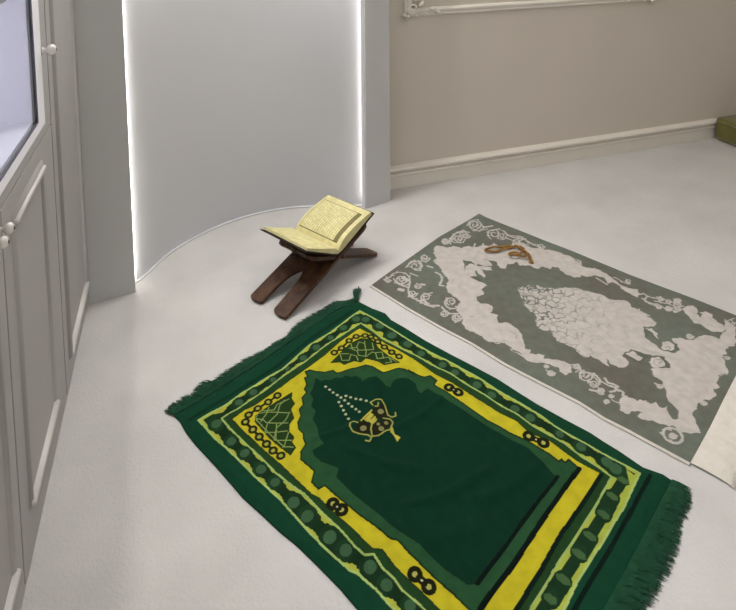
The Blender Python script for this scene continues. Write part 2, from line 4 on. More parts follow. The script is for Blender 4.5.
PAT_GREY = {'top': [(692,2122),(901,2246),(1100,2361),(1297,2453),(1363,2486)],'right': [(1363,2486),(1378,2445),(1468,2275),(1511,2197),(1569,2092),(1658,1921),(1691,1851),(1788,1691),(1877,1528)],'left': [(692,2122),(776,1951),(847,1821),(916,1708),(972,1591),(1034,1491),(1101,1386),(1132,1316),(1168,1261),(1192,1219),(1216,1179),(1247,1126)],'bottom': [(1247,1126),(1396,1198),(1501,1252),(1629,1317)],'white': [[(1030,2286),(1061,2293),(1087,2266),(1120,2269),(1146,2242),(1181,2248),(1200,2227),(1235,2233),(1267,2218),(1299,2231),(1301,2186),(1338,2173),(1382,2206),(1417,2194),(1435,2146),(1465,2129),(1482,2115),(1508,2100),(1535,2057),(1553,2025),(1550,1989),(1550,1958),(1570,1942),(1595,1933),(1605,1905),(1599,1912),(1609,1885),(1611,1850),(1612,1805),(1628,1778),(1654,1764),(1639,1737),(1620,1723),(1609,1740),(1601,1774),(1601,1814),(1594,1833),(1570,1833),(1587,1867),(1565,1889),(1530,1895),(1503,1910),(1499,1904),(1468,1912),(1454,1935),(1450,1962),(1453,1988),(1437,1996),(1414,1983),(1401,2009),(1364,2006),(1357,2030),(1315,2051),(1314,2073),(1280,2069),(1273,2073),(1247,2049),(1228,2055),(1234,2105),(1213,2122),(1188,2133),(1142,2105),(1137,2138),(1107,2161),(1100,2126),(1079,2085),(1080,2044),(1099,2011),(1117,1991),(1121,1973),(1087,1963),(1082,1928),(1045,1925),(1036,1902),(1044,1884),(1067,1876),(1078,1848),(1052,1825),(1068,1801),(1051,1783),(1050,1765),(1080,1760),(1094,1728),(1095,1693),(1079,1652),(1071,1631),(1083,1615),(1069,1600),(1102,1592),(1112,1582),(1099,1567),(1126,1557),(1155,1537),(1169,1517),(1148,1491),(1124,1485),(1117,1502),(1120,1523),(1104,1543),(1088,1552),(1068,1559),(1047,1577),(1039,1603),(1023,1628),(1023,1648),(1047,1603),(1024,1627),(1028,1647),(1017,1665),(1021,1688),(997,1684),(972,1695),(958,1727),(952,1746),(931,1760),(925,1786),(926,1812),(940,1821),(939,1878),(977,1922),(968,1946),(958,1981),(966,2021),(993,2056),(989,2092),(997,2125),(994,2156),(989,2195),(1014,2212),(1015,2244)],[(1561,1505),(1585,1504),(1611,1488),(1628,1481),(1657,1485),(1678,1491),(1704,1482),(1716,1459),(1738,1466),(1768,1479),(1820,1522),(1818,1500),(1824,1483),(1742,1413),(1712,1421),(1684,1399),(1661,1392),(1640,1368),(1626,1343),(1606,1329),(1568,1328),(1618,1334),(1575,1331),(1547,1312),(1536,1291),(1517,1297),(1505,1278),(1479,1270),(1452,1273),(1426,1270),(1403,1255),(1389,1255),(1378,1238),(1359,1203),(1346,1187),(1314,1201),(1293,1215),(1296,1231),(1330,1248),(1349,1266),(1352,1280),(1350,1303),(1356,1321),(1376,1337),(1382,1347),(1379,1360),(1391,1373),(1383,1392),(1395,1410),(1381,1394),(1394,1411),(1392,1422),(1403,1424),(1433,1414),(1459,1410),(1470,1418),(1474,1443),(1478,1446),(1469,1457),(1446,1468),(1434,1484),(1415,1506),(1472,1570),(1493,1562),(1485,1531),(1488,1506),(1497,1479),(1510,1457),(1530,1450),(1549,1457),(1553,1483)],[(1721,1617),(1742,1622),(1771,1621),(1777,1600),(1750,1578),(1749,1560),(1764,1567),(1767,1584),(1795,1579),(1802,1558),(1786,1542),(1791,1506),(1783,1490),(1759,1479),(1746,1486),(1722,1491),(1721,1511),(1717,1534),(1704,1543),(1711,1577)],[(1219,1355),(1235,1356),(1259,1342),(1261,1331),(1278,1333),(1290,1329),(1291,1318),(1290,1309),(1313,1315),(1309,1293),(1316,1287),(1331,1290),(1317,1272),(1309,1250),(1323,1240),(1307,1222),(1292,1233),(1269,1245),(1252,1264),(1228,1275),(1223,1293),(1247,1293),(1226,1306),(1206,1303),(1195,1310),(1190,1321)],[(1104,2118),(1128,2122),(1152,2096),(1194,2075),(1186,2054),(1148,2075),(1147,2032),(1134,2019),(1124,2051),(1129,2073),(1120,2071),(1110,2039),(1081,2046),(1079,2085)],[(1154,2120),(1177,2134),(1211,2119),(1207,2083),(1171,2089)]],'cluster': [(1218,1932),(1234,1921),(1268,1918),(1301,1912),(1318,1893),(1354,1870),(1393,1862),(1438,1852),(1460,1822),(1478,1806),(1500,1787),(1507,1759),(1510,1747),(1537,1736),(1567,1718),(1554,1680),(1566,1667),(1581,1635),(1569,1630),(1581,1612),(1578,1588),(1558,1575),(1523,1587),(1508,1576),(1486,1541),(1484,1509),(1492,1482),(1510,1452),(1535,1436),(1499,1440),(1430,1481),(1400,1513),(1349,1501),(1352,1469),(1336,1456),(1304,1456),(1292,1480),(1293,1512),(1281,1474),(1273,1488),(1265,1517),(1252,1533),(1230,1529),(1227,1550),(1237,1528),(1227,1539),(1225,1571),(1219,1589),(1209,1601),(1190,1620),(1193,1648),(1202,1675),(1178,1687),(1171,1703),(1180,1740),(1196,1749),(1197,1776),(1190,1793),(1189,1823),(1209,1877),(1217,1895)],'cuts': [[(1109,2158),(1135,2141),(1138,2119),(1111,2125)],[(1084,2045),(1112,2035),(1122,2014),(1104,2007),(1090,2023)],[(1508,1576),(1536,1571),(1541,1548),(1516,1514),(1515,1531),(1514,1548),(1492,1547)],[(1361,1500),(1405,1505),(1427,1478),(1439,1462),(1414,1463),(1383,1458),(1366,1476)],[(1493,1490),(1542,1505),(1561,1482),(1549,1458),(1513,1455),(1491,1474)],[(1419,1454),(1439,1462),(1472,1447),(1469,1418),(1454,1408),(1431,1412),(1409,1424)],[(1661,1392),(1673,1393),(1674,1379),(1654,1371),(1649,1376)]],'over': [[(1499,1487),(1527,1504),(1547,1499),(1551,1482),(1537,1466),(1514,1466),(1497,1476)],[(1414,1448),(1435,1457),(1460,1455),(1462,1435),(1447,1418),(1422,1416),(1406,1427)],[(1520,1581),(1541,1570),(1541,1544),(1521,1521),(1521,1538),(1526,1561)],[(1369,1501),(1398,1504),(1400,1487),(1406,1469),(1387,1463),(1378,1482)]],'lines': [([(753,2127),(750,2139),(766,2145),(780,2146),(797,2164),(823,2166),(847,2153),(852,2122),(841,2086),(823,2075),(802,2083),(789,2104),(789,2132)],5),([(838,2109),(828,2095),(815,2089),(803,2092),(796,2102),(795,2115),(800,2128),(809,2136),(819,2138),(826,2133),(829,2125),(828,2115),(823,2108),(816,2105),(811,2106),(808,2110),(807,2115),(809,2120),(813,2122)],4),([(775,2125),(770,2119),(764,2116),(758,2117),(755,2122),(754,2128),(757,2134),(761,2138),(765,2139),(769,2137),(770,2133),(770,2128),(768,2125),(765,2123),(762,2124),(760,2126),(760,2128),(761,2130),(763,2131)],4),([(841,2086),(818,2050),(807,2011),(818,1989),(831,1972),(845,1942),(868,1920)],5),([(786,2061),(796,2052)],14),([(789,2104),(806,2076),(826,2058)],5),([(985,2219),(975,2207),(964,2202),(954,2204),(948,2212),(948,2224),(953,2235),(961,2243),(969,2244),(976,2240),(978,2233),(976,2225),(971,2218),(966,2215),(961,2216),(959,2220),(959,2224),(961,2228),(963,2230)],6),([(873,2191),(885,2211),(901,2222),(917,2221),(928,2211),(930,2194),(924,2178),(914,2166),(901,2162),(892,2165),(887,2175),(888,2186),(893,2196),(901,2202),(908,2202),(913,2198),(913,2191),(911,2185),(908,2182)],4),([(864,2188),(897,2214),(935,2217),(933,2177),(907,2150),(890,2162)],5),([(874,2052),(868,2045),(860,2041),(853,2043),(849,2048),(849,2056),(852,2063),(857,2067),(863,2068),(867,2066),(869,2061),(868,2056),(865,2052),(861,2050),(858,2051),(856,2053),(856,2056),(857,2058),(859,2060)],4),([(877,2062),(888,2056)],10),([(846,1964),(842,1975),(845,1987),(853,1997),(863,2001),(871,1999),(877,1993),(877,1984),(873,1975),(867,1970),(860,1969),(855,1972),(853,1977),(854,1983),(857,1987),(862,1989),(865,1989),(867,1986),(867,1983)],4),([(866,2007),(876,1998),(897,1999)],5),([(843,2015),(835,2005),(826,2001),(817,2003),(812,2010),(812,2019),(815,2028),(822,2033),(829,2034),(834,2031),(836,2025),(835,2019),(831,2014),(827,2012),(823,2013),(821,2015),(821,2019),(822,2022),(824,2024)],4),([(826,1974),(849,1966),(855,1934),(889,1922)],8),([(952,2170),(967,2153)],8),([(965,2118),(977,2096),(969,2064),(944,2034),(957,2024)],7),([(865,2146),(886,2118)],5),([(828,2124),(835,2105)],16),([(978,1914),(965,1900),(950,1891),(936,1889),(924,1894),(916,1903),(914,1915),(916,1928),(923,1939),(933,1946),(943,1949),(951,1948),(957,1943),(959,1936),(958,1928),(954,1922),(950,1918),(945,1916),(941,1917)],5),([(927,1913),(924,1924),(928,1936),(936,1945),(946,1949),(954,1947),(959,1941),(960,1932),(955,1924),(949,1918),(942,1917),(937,1920),(935,1926),(936,1931),(940,1936),(944,1937),(948,1937),(949,1934),(949,1931)],4),([(903,1871),(896,1864),(888,1861),(881,1862),(877,1868),(876,1875),(880,1882),(886,1886),(891,1887),(896,1884),(898,1880),(897,1875),(893,1871),(889,1869),(886,1870),(884,1872),(884,1875),(886,1877),(887,1879)],4),([(939,1835),(930,1826),(920,1823),(911,1825),(906,1831),(905,1840),(910,1849),(917,1854),(925,1855),(930,1852),(932,1846),(931,1840),(927,1835),(922,1833),(918,1834),(915,1837),(915,1840),(917,1843),(919,1845)],6),([(896,1912),(899,1891),(909,1869),(937,1860)],6),([(1120,2311),(1111,2300),(1101,2295),(1092,2297),(1088,2304),(1088,2314),(1093,2324),(1100,2330),(1108,2332),(1113,2329),(1114,2322),(1112,2315),(1108,2309),(1103,2307),(1099,2307),(1097,2311),(1098,2315),(1099,2318),(1102,2320)],8),([(1128,2301),(1146,2338),(1186,2368),(1220,2371),(1235,2351)],5),([(1196,2306),(1182,2290),(1166,2282),(1154,2285),(1147,2296),(1148,2311),(1156,2326),(1167,2336),(1178,2338),(1186,2333),(1188,2323),(1185,2313),(1178,2304),(1171,2300),(1165,2301),(1162,2306),(1162,2312),(1165,2317),(1169,2320)],4),([(1232,2323),(1222,2312),(1211,2307),(1203,2308),(1198,2316),(1199,2326),(1205,2336),(1213,2343),(1220,2344),(1225,2341),(1227,2334),(1224,2327),(1220,2321),(1215,2319),(1210,2319),(1209,2322),(1209,2327),(1211,2330),(1214,2332)],4),([(1181,2311),(1167,2294),(1150,2286),(1137,2289),(1130,2301),(1131,2317),(1139,2332),(1151,2342),(1163,2345),(1171,2340),(1173,2329),(1170,2318),(1163,2309),(1155,2305),(1148,2306),(1145,2311),(1146,2317),(1149,2323),(1153,2326)],4),([(1182,2306),(1180,2321),(1185,2338),(1196,2351),(1209,2358),(1220,2356),(1225,2347),(1224,2335),(1218,2323),(1209,2315),(1200,2313),(1195,2317),(1193,2324),(1195,2332),(1200,2339),(1206,2342),(1210,2341),(1212,2337),(1211,2333)],4),([(1114,2285),(1131,2328),(1170,2359),(1215,2366),(1240,2349)],5),([(1321,2390),(1304,2371),(1285,2362),(1270,2365),(1263,2378),(1265,2396),(1275,2414),(1289,2426),(1302,2429),(1311,2423),(1313,2411),(1309,2398),(1300,2388),(1291,2383),(1284,2384),(1281,2390),(1282,2397),(1286,2404),(1290,2407)],6),([(1256,2405),(1292,2440),(1325,2437),(1328,2404),(1318,2360),(1286,2341)],5),([(1321,2367),(1367,2364)],9),([(1261,2357),(1289,2347),(1332,2348)],5),([(1305,2267),(1303,2287),(1311,2309),(1327,2326),(1345,2335),(1359,2332),(1366,2321),(1364,2304),(1354,2289),(1342,2279),(1330,2277),(1323,2282),(1321,2291),(1325,2302),(1332,2310),(1339,2314),(1345,2313),(1347,2308),(1346,2303)],5),([(1304,2298),(1332,2333),(1375,2333),(1395,2303),(1387,2269),(1401,2249)],5),([(1380,2264),(1368,2251),(1354,2245),(1343,2247),(1338,2256),(1340,2269),(1347,2281),(1357,2289),(1367,2291),(1373,2286),(1374,2278),(1371,2270),(1365,2263),(1358,2259),(1353,2260),(1351,2264),(1352,2269),(1355,2273),(1358,2276)],4),([(1401,2249),(1428,2226),(1445,2213)],9),([(1420,2193),(1405,2178),(1389,2172),(1377,2174),(1371,2185),(1373,2199),(1382,2212),(1394,2221),(1405,2223),(1412,2218),(1414,2209),(1410,2199),(1402,2192),(1395,2188),(1389,2189),(1386,2193),(1387,2199),(1391,2204),(1395,2206)],4),([(1370,2253),(1390,2218),(1433,2168)],5),([(1439,2229),(1454,2174),(1469,2135)],4),([(1193,2223),(1218,2256)],6),([(1227,2211),(1252,2244)],6),([(1271,2196),(1296,2229)],6),([(1496,2137),(1486,2128),(1475,2124),(1466,2125),(1463,2132),(1465,2141),(1471,2150),(1479,2156),(1487,2157),(1492,2154),(1492,2148),(1489,2142),(1484,2137),(1479,2134),(1475,2135),(1473,2138),(1474,2142),(1477,2145),(1479,2146)],4),([(1444,2226),(1435,2216),(1424,2212),(1416,2214),(1413,2220),(1414,2229),(1420,2238),(1428,2244),(1435,2245),(1439,2242),(1440,2236),(1438,2230),(1433,2225),(1428,2223),(1424,2223),(1423,2226),(1423,2230),(1426,2233),(1428,2234)],4),([(1399,2263),(1437,2243),(1445,2190),(1457,2158)],5),([(1564,1983),(1557,1977),(1548,1974),(1542,1976),(1540,1980),(1541,1987),(1546,1992),(1552,1996),(1558,1997),(1561,1995),(1562,1991),(1559,1986),(1556,1983),(1552,1982),(1549,1982),(1548,1984),(1548,1987),(1550,1989),(1552,1990)],4),([(1558,2011),(1570,1994),(1554,1968)],4),([(1652,1800),(1644,1801),(1641,1806),(1642,1812),(1647,1819),(1654,1823),(1661,1825),(1666,1823),(1667,1819),(1665,1814),(1660,1810),(1655,1807),(1651,1808),(1649,1810),(1649,1813),(1652,1815),(1654,1817),(1657,1818),(1658,1817)],4),([(1622,1857),(1629,1838),(1635,1813),(1650,1803)],4),([(1640,1736),(1659,1735),(1659,1719),(1636,1707),(1633,1683),(1645,1664)],5),([(1631,1714),(1636,1687),(1655,1670)],6),([(1670,1706),(1683,1696),(1704,1701),(1696,1681),(1675,1679),(1664,1687)],5),([(1721,1665),(1713,1660),(1706,1658),(1700,1659),(1698,1663),(1700,1668),(1705,1673),(1710,1675),(1716,1676),(1719,1674),(1719,1671),(1717,1667),(1713,1665),(1709,1664),(1707,1664),(1706,1666),(1706,1668),(1708,1669),(1710,1670)],4),([(1754,1656),(1745,1651),(1736,1648),(1729,1650),(1727,1654),(1729,1660),(1734,1666),(1742,1669),(1748,1670),(1752,1668),(1752,1664),(1749,1660),(1744,1656),(1740,1655),(1737,1656),(1736,1658),(1736,1660),(1739,1662),(1741,1663)],4),([(1663,1653),(1656,1648),(1649,1646),(1643,1648),(1641,1651),(1643,1656),(1647,1660),(1653,1663),(1658,1663),(1661,1662),(1661,1659),(1659,1655),(1655,1653),(1652,1652),(1649,1652),(1648,1654),(1649,1656),(1651,1657),(1653,1658)],4),([(1692,1633),(1684,1627),(1675,1625),(1668,1627),(1665,1631),(1667,1637),(1673,1642),(1680,1646),(1686,1646),(1689,1644),(1690,1640),(1687,1636),(1683,1633),(1678,1632),(1675,1632),(1674,1634),(1675,1637),(1677,1639),(1679,1640)],6),([(1720,1619),(1712,1614),(1704,1612),(1698,1613),(1696,1617),(1698,1622),(1703,1627),(1709,1630),(1715,1630),(1718,1628),(1718,1625),(1716,1621),(1712,1619),(1708,1618),(1705,1618),(1704,1620),(1705,1622),(1706,1624),(1709,1625)],4),([(1677,1673),(1696,1661),(1708,1642)],5),([(1705,1686),(1697,1682),(1690,1680),(1684,1681),(1682,1685),(1684,1690),(1689,1694),(1694,1697),(1699,1698),(1702,1696),(1703,1692),(1700,1689),(1697,1686),(1693,1685),(1691,1686),(1690,1687),(1690,1689),(1692,1691),(1694,1692)],4),([(1744,1643),(1734,1636),(1723,1634),(1716,1636),(1713,1641),(1715,1647),(1722,1654),(1730,1657),(1737,1658),(1741,1655),(1741,1651),(1738,1646),(1733,1643),(1728,1642),(1724,1642),(1723,1644),(1724,1647),(1726,1649),(1729,1650)],4),([(1661,1671),(1668,1639),(1711,1630),(1741,1629)],4),([(1699,1614),(1693,1611),(1688,1610),(1684,1611),(1682,1613),(1683,1617),(1687,1620),(1691,1622),(1695,1623),(1697,1621),(1697,1619),(1696,1616),(1693,1614),(1690,1614),(1688,1614),(1688,1615),(1688,1617),(1689,1618),(1691,1619)],4),([(1759,1658),(1751,1652),(1742,1650),(1736,1652),(1734,1656),(1736,1661),(1741,1666),(1748,1669),(1753,1670),(1757,1668),(1757,1664),(1754,1661),(1750,1658),(1746,1657),(1743,1657),(1742,1659),(1743,1661),(1745,1663),(1747,1664)],4),([(1645,1494),(1637,1489),(1629,1487),(1622,1489),(1620,1493),(1622,1498),(1627,1502),(1633,1505),(1639,1505),(1642,1503),(1642,1500),(1640,1496),(1636,1494),(1632,1493),(1629,1493),(1628,1495),(1629,1497),(1631,1499),(1633,1500)],5),([(1378,1354),(1373,1351),(1366,1350),(1362,1351),(1360,1354),(1360,1358),(1364,1361),(1368,1363),(1372,1363),(1375,1361),(1376,1359),(1374,1356),(1371,1355),(1368,1354),(1366,1354),(1365,1356),(1366,1357),(1367,1358),(1368,1359)],4),([(1453,1263),(1448,1260),(1442,1259),(1437,1260),(1435,1263),(1436,1266),(1439,1269),(1444,1271),(1448,1271),(1451,1270),(1451,1267),(1450,1265),(1447,1263),(1444,1263),(1442,1263),(1441,1264),(1441,1266),(1443,1267),(1444,1267)],4),([(1841,1501),(1829,1494),(1817,1492),(1808,1494),(1805,1499),(1808,1506),(1816,1513),(1826,1517),(1834,1517),(1838,1514),(1838,1510),(1835,1505),(1829,1501),(1823,1500),(1818,1501),(1817,1503),(1818,1506),(1821,1508),(1825,1509)],3),([(1810,1516),(1858,1518)],3),([(1676,1379),(1670,1375),(1663,1374),(1658,1375),(1656,1378),(1658,1382),(1662,1385),(1667,1387),(1671,1387),(1674,1386),(1674,1383),(1672,1381),(1669,1379),(1666,1378),(1664,1379),(1663,1380),(1663,1381),(1665,1383),(1666,1383)],3),([(1554,1875),(1565,1827)],6),([(1561,1678),(1582,1628)],6),([(1439,1826),(1461,1798)],6),([(1560,1667),(1577,1637)],5),([(1574,1667),(1550,1656)],6),([(1011,1685),(1005,1680),(998,1678),(992,1679),(989,1683),(989,1689),(992,1694),(997,1697),(1002,1697),(1006,1695),(1007,1692),(1006,1688),(1003,1685),(1000,1684),(997,1685),(995,1686),(996,1689),(997,1690),(998,1691)],4),([(1029,1682),(1024,1677),(1018,1676),(1013,1677),(1010,1680),(1011,1685),(1013,1689),(1017,1691),(1021,1692),(1024,1690),(1025,1687),(1024,1684),(1022,1682),(1019,1681),(1017,1681),(1016,1683),(1016,1684),(1017,1686),(1018,1687)],4),([(1098,1505),(1092,1500),(1084,1498),(1078,1500),(1075,1504),(1075,1509),(1079,1513),(1084,1516),(1089,1516),(1093,1514),(1094,1511),(1092,1508),(1090,1505),(1086,1504),(1083,1505),(1082,1506),(1082,1508),(1083,1510),(1085,1511)],5),([(1190,1502),(1184,1498),(1177,1496),(1172,1498),(1169,1501),(1169,1506),(1173,1510),(1178,1513),(1182,1513),(1186,1511),(1187,1508),(1185,1505),(1182,1503),(1179,1502),(1176,1502),(1175,1504),(1175,1506),(1177,1507),(1178,1508)],4),([(1169,1517),(1193,1512),(1185,1493),(1161,1487)],3),([(1095,1535),(1091,1532),(1087,1531),(1083,1532),(1081,1534),(1081,1537),(1083,1540),(1086,1542),(1089,1542),(1091,1541),(1092,1539),(1091,1537),(1090,1535),(1088,1534),(1086,1535),(1085,1536),(1085,1537),(1086,1538),(1087,1538)],4),([(1159,1462),(1174,1482),(1199,1473),(1214,1454),(1213,1430),(1224,1406),(1238,1394),(1236,1381)],5),([(1196,1471),(1205,1446),(1202,1423)],4),([(1199,1424),(1191,1419),(1182,1417),(1175,1418),(1171,1423),(1172,1429),(1176,1434),(1183,1438),(1189,1438),(1193,1436),(1195,1432),(1193,1427),(1189,1425),(1185,1423),(1181,1424),(1180,1426),(1180,1429),(1182,1430),(1184,1431)],4),([(1186,1387),(1179,1388),(1174,1392),(1174,1397),(1178,1402),(1184,1406),(1190,1407),(1195,1405),(1197,1401),(1195,1397),(1192,1394),(1188,1393),(1184,1393),(1182,1395),(1181,1397),(1183,1399),(1185,1401),(1187,1401),(1189,1400)],5),([(1158,1414),(1173,1403)],7),([(1232,1437),(1228,1418),(1240,1410),(1245,1399),(1227,1385),(1211,1387)],6),([(1210,1371),(1206,1368),(1201,1367),(1197,1368),(1195,1370),(1195,1373),(1198,1376),(1201,1378),(1205,1378),(1207,1376),(1207,1374),(1206,1372),(1204,1371),(1202,1370),(1200,1371),(1199,1372),(1200,1373),(1201,1374),(1202,1374)],4),([(1167,1354),(1166,1358),(1168,1362),(1173,1365),(1177,1366),(1181,1365),(1183,1363),(1183,1360),(1181,1357),(1177,1356),(1174,1355),(1172,1357),(1171,1358),(1172,1360),(1174,1362),(1176,1362),(1178,1362),(1178,1361),(1178,1360)],4),([(1194,1363),(1197,1353),(1209,1342)],3),([(1241,1383),(1246,1372),(1235,1362),(1244,1356)],6),([(1187,1499),(1181,1483)],5),([(1204,1458),(1192,1449),(1178,1446),(1167,1449),(1161,1456),(1162,1466),(1169,1474),(1179,1479),(1188,1479),(1195,1476),(1197,1470),(1194,1463),(1188,1459),(1182,1457),(1176,1458),(1174,1461),(1174,1465),(1177,1468),(1180,1469)],4),([(1280,1186),(1272,1184),(1264,1183),(1257,1185),(1250,1189),(1246,1194),(1243,1201),(1243,1208),(1246,1215),(1251,1222),(1257,1227),(1265,1230),(1274,1230),(1282,1229),(1288,1225),(1293,1219),(1295,1212),(1295,1205),(1292,1197),(1287,1191),(1280,1186)],6),([(1279,1203),(1273,1200),(1267,1198),(1261,1200),(1259,1203),(1259,1207),(1263,1210),(1268,1212),(1272,1212),(1275,1210),(1276,1208),(1275,1205),(1272,1203),(1269,1203),(1266,1203),(1265,1205),(1265,1206),(1267,1207),(1268,1208)],5)],'veins': [[(1438,1432),(1453,1435),(1456,1445),(1436,1448),(1423,1438),(1425,1426)],[(1510,1480),(1529,1481),(1523,1471),(1510,1472)],[(968,1830),(983,1827)],[(1066,1716),(1079,1694),(1065,1682),(1076,1678)]]}
BEADS = {'c1': [(1358,2166),(1326,2180),(1283,2189),(1238,2194),(1225,2183),(1227,2169),(1258,2160),(1304,2163),(1351,2168),(1371,2162),(1381,2138),(1387,2103),(1381,2079)],'c2': [(1371,2148),(1358,2166),(1376,2130),(1380,2093),(1357,2075),(1344,2086),(1341,2112),(1316,2125),(1302,2117),(1303,2101),(1331,2097),(1360,2106),(1386,2127),(1381,2151)],'tail': [(1383,2085),(1373,2063),(1366,2044)]}
FOLDS = [((483, 1257), (732, 1273), 0.014, 0.005), ((536, 1471), (732, 1538), 0.012, 0.004), ((646, 1213), (896, 1251), 0.016, 0.004), ((333, 1512), (437, 1532), 0.01, 0.004), ((406, 1448), (565, 1338), 0.014, 0.0035), ((514, 1158), (651, 1172), 0.02, 0.003), ((555, 1664), (549, 1565), 0.01, 0.003), ((229, 1253), (286, 1200), 0.01, 0.003), ((810, 1351), (813, 1255), 0.02, 0.003)]
TAS = [0.0231, 0.0621]
LIGHT = dict(ceil=10,fill=13,world=.33,edge=29,niche=18)
import bpy, bmesh, math, random
import numpy as np
from mathutils import Vector, Matrix
from mathutils.geometry import tessellate_polygon
random.seed(7); rng=np.random.default_rng(5)
C=bpy.context.scene.collection
PI=math.pi

# ------------------------------------------------------------ helpers
def lin(h):
    h=h.lstrip('#'); v=[int(h[i:i+2],16)/255 for i in (0,2,4)]
    return tuple((x/12.92 if x<=.04045 else ((x+.055)/1.055)**2.4) for x in v)
def mat(name,col,rough=.6,noise=0,nscale=8,bump=0,bscale=60,col2=None,spec=.3,emit=None,estr=0,sheen=0,stretch=None,metal=0):
    m=bpy.data.materials.new(name); m.use_nodes=True; nt=m.node_tree; b=nt.nodes['Principled BSDF']
    c=lin(col) if isinstance(col,str) else col
    b.inputs['Base Color'].default_value=(*c,1); b.inputs['Roughness'].default_value=rough
    b.inputs['Specular IOR Level'].default_value=spec; b.inputs['Metallic'].default_value=metal
    if sheen: b.inputs['Sheen Weight'].default_value=sheen
    if emit: b.inputs['Emission Color'].default_value=(*lin(emit),1); b.inputs['Emission Strength'].default_value=estr
    tc=nt.nodes.new('ShaderNodeTexCoord'); src=tc.outputs['Object']
    if stretch:
        mp=nt.nodes.new('ShaderNodeMapping'); mp.inputs['Scale'].default_value=stretch
        nt.links.new(src,mp.inputs['Vector']); src=mp.outputs['Vector']
    if noise or col2:
        n=nt.nodes.new('ShaderNodeTexNoise'); n.inputs['Scale'].default_value=nscale; n.inputs['Detail'].default_value=5
        nt.links.new(src,n.inputs['Vector'])
        r=nt.nodes.new('ShaderNodeValToRGB'); r.color_ramp.elements[0].position=.3; r.color_ramp.elements[1].position=.7
        c2=lin(col2) if col2 else tuple(min(1,x*(1+noise)) for x in c)
        c1=c if col2 else tuple(x*(1-noise) for x in c)
        r.color_ramp.elements[0].color=(*c1,1); r.color_ramp.elements[1].color=(*c2,1)
        nt.links.new(n.outputs['Fac'],r.inputs['Fac']); nt.links.new(r.outputs['Color'],b.inputs['Base Color'])
    if bump:
        n2=nt.nodes.new('ShaderNodeTexNoise'); n2.inputs['Scale'].default_value=bscale; n2.inputs['Detail'].default_value=6
        nt.links.new(src,n2.inputs['Vector'])
        bp=nt.nodes.new('ShaderNodeBump'); bp.inputs['Strength'].default_value=bump; bp.inputs['Distance'].default_value=.01
        nt.links.new(n2.outputs['Fac'],bp.inputs['Height']); nt.links.new(bp.outputs['Normal'],b.inputs['Normal'])
    return m
def patmat(name,rough=.9,sheen=.2,bump=.3,bscale=500):
    """cloth / paper whose printed pattern is stored on the mesh; fine procedural pile on top"""
    m=bpy.data.materials.new(name); m.use_nodes=True; nt=m.node_tree; b=nt.nodes['Principled BSDF']
    b.inputs['Roughness'].default_value=rough; b.inputs['Specular IOR Level'].default_value=.06
    b.inputs['Sheen Weight'].default_value=sheen; b.inputs['Sheen Roughness'].default_value=.6
    vc=nt.nodes.new('ShaderNodeVertexColor'); vc.layer_name='pattern'
    tc=nt.nodes.new('ShaderNodeTexCoord')
    n=nt.nodes.new('ShaderNodeTexNoise'); n.inputs['Scale'].default_value=35; n.inputs['Detail'].default_value=4
    nt.links.new(tc.outputs['Object'],n.inputs['Vector'])
    mr=nt.nodes.new('ShaderNodeMapRange'); mr.inputs['From Min'].default_value=.3; mr.inputs['From Max'].default_value=.7
    mr.inputs['To Min'].default_value=.88; mr.inputs['To Max'].default_value=1.1
    nt.links.new(n.outputs['Fac'],mr.inputs['Value'])
    mx=nt.nodes.new('ShaderNodeVectorMath'); mx.operation='SCALE'
    nt.links.new(vc.outputs['Color'],mx.inputs[0]); nt.links.new(mr.outputs['Result'],mx.inputs['Scale'])
    nt.links.new(mx.outputs[0],b.inputs['Base Color'])
    n2=nt.nodes.new('ShaderNodeTexNoise'); n2.inputs['Scale'].default_value=bscale
    nt.links.new(tc.outputs['Object'],n2.inputs['Vector'])
    bp=nt.nodes.new('ShaderNodeBump'); bp.inputs['Strength'].default_value=bump; bp.inputs['Distance'].default_value=.003
    nt.links.new(n2.outputs['Fac'],bp.inputs['Height']); nt.links.new(bp.outputs['Normal'],b.inputs['Normal'])
    return m
def obj(name,bm,m,parent=None,smooth=False):
    me=bpy.data.meshes.new(name)
    bmesh.ops.recalc_face_normals(bm,faces=bm.faces); bm.to_mesh(me); bm.free()
    if smooth:
        for p in me.polygons: p.use_smooth=True
    me.materials.append(m)
    o=bpy.data.objects.new(name,me); C.objects.link(o)
    if parent: 
        o.parent=parent
        o.matrix_parent_inverse=Matrix.Translation(parent.location).inverted()
    return o
def tag(o,label,cat,group=None):
    o['label']=label; o['category']=cat
    if group: o['group']=group
    return o
def empty(name,loc):
    o=bpy.data.objects.new(name,None); C.objects.link(o); o.location=loc; o.empty_display_size=.05; return o
def struct(name,bm,m,smooth=False):
    o=obj(name,bm,m,None,smooth); o['kind']='structure'; return o
def box(bm,x0,x1,y0,y1,z0,z1,bev=0):
    r=bmesh.ops.create_cube(bm,size=1); vs=r['verts']
    for v in vs: v.co=Vector(((x0+x1)/2+v.co.x*(x1-x0),(y0+y1)/2+v.co.y*(y1-y0),(z0+z1)/2+v.co.z*(z1-z0)))
    if bev:
        es=list({e for v in vs for e in v.link_edges}); bmesh.ops.bevel(bm,geom=es,offset=bev,segments=3,profile=.5,affect='EDGES')
def prism(bm,pts,z0,z1,f=lambda x,y,z:Vector((x,y,z))):
    a=[bm.verts.new(f(x,y,z0)) for x,y in pts]; b=[bm.verts.new(f(x,y,z1)) for x,y in pts]
    n=len(pts)
    for i in range(n): bm.faces.new((a[i],a[(i+1)%n],b[(i+1)%n],b[i]))
    tri=tessellate_polygon([[Vector((x,y,0)) for x,y in pts]])
    for t in tri:
        if len(set(t))==3:
            for L in (a,b):
                try: bm.faces.new([L[i] for i in t])
                except ValueError: pass
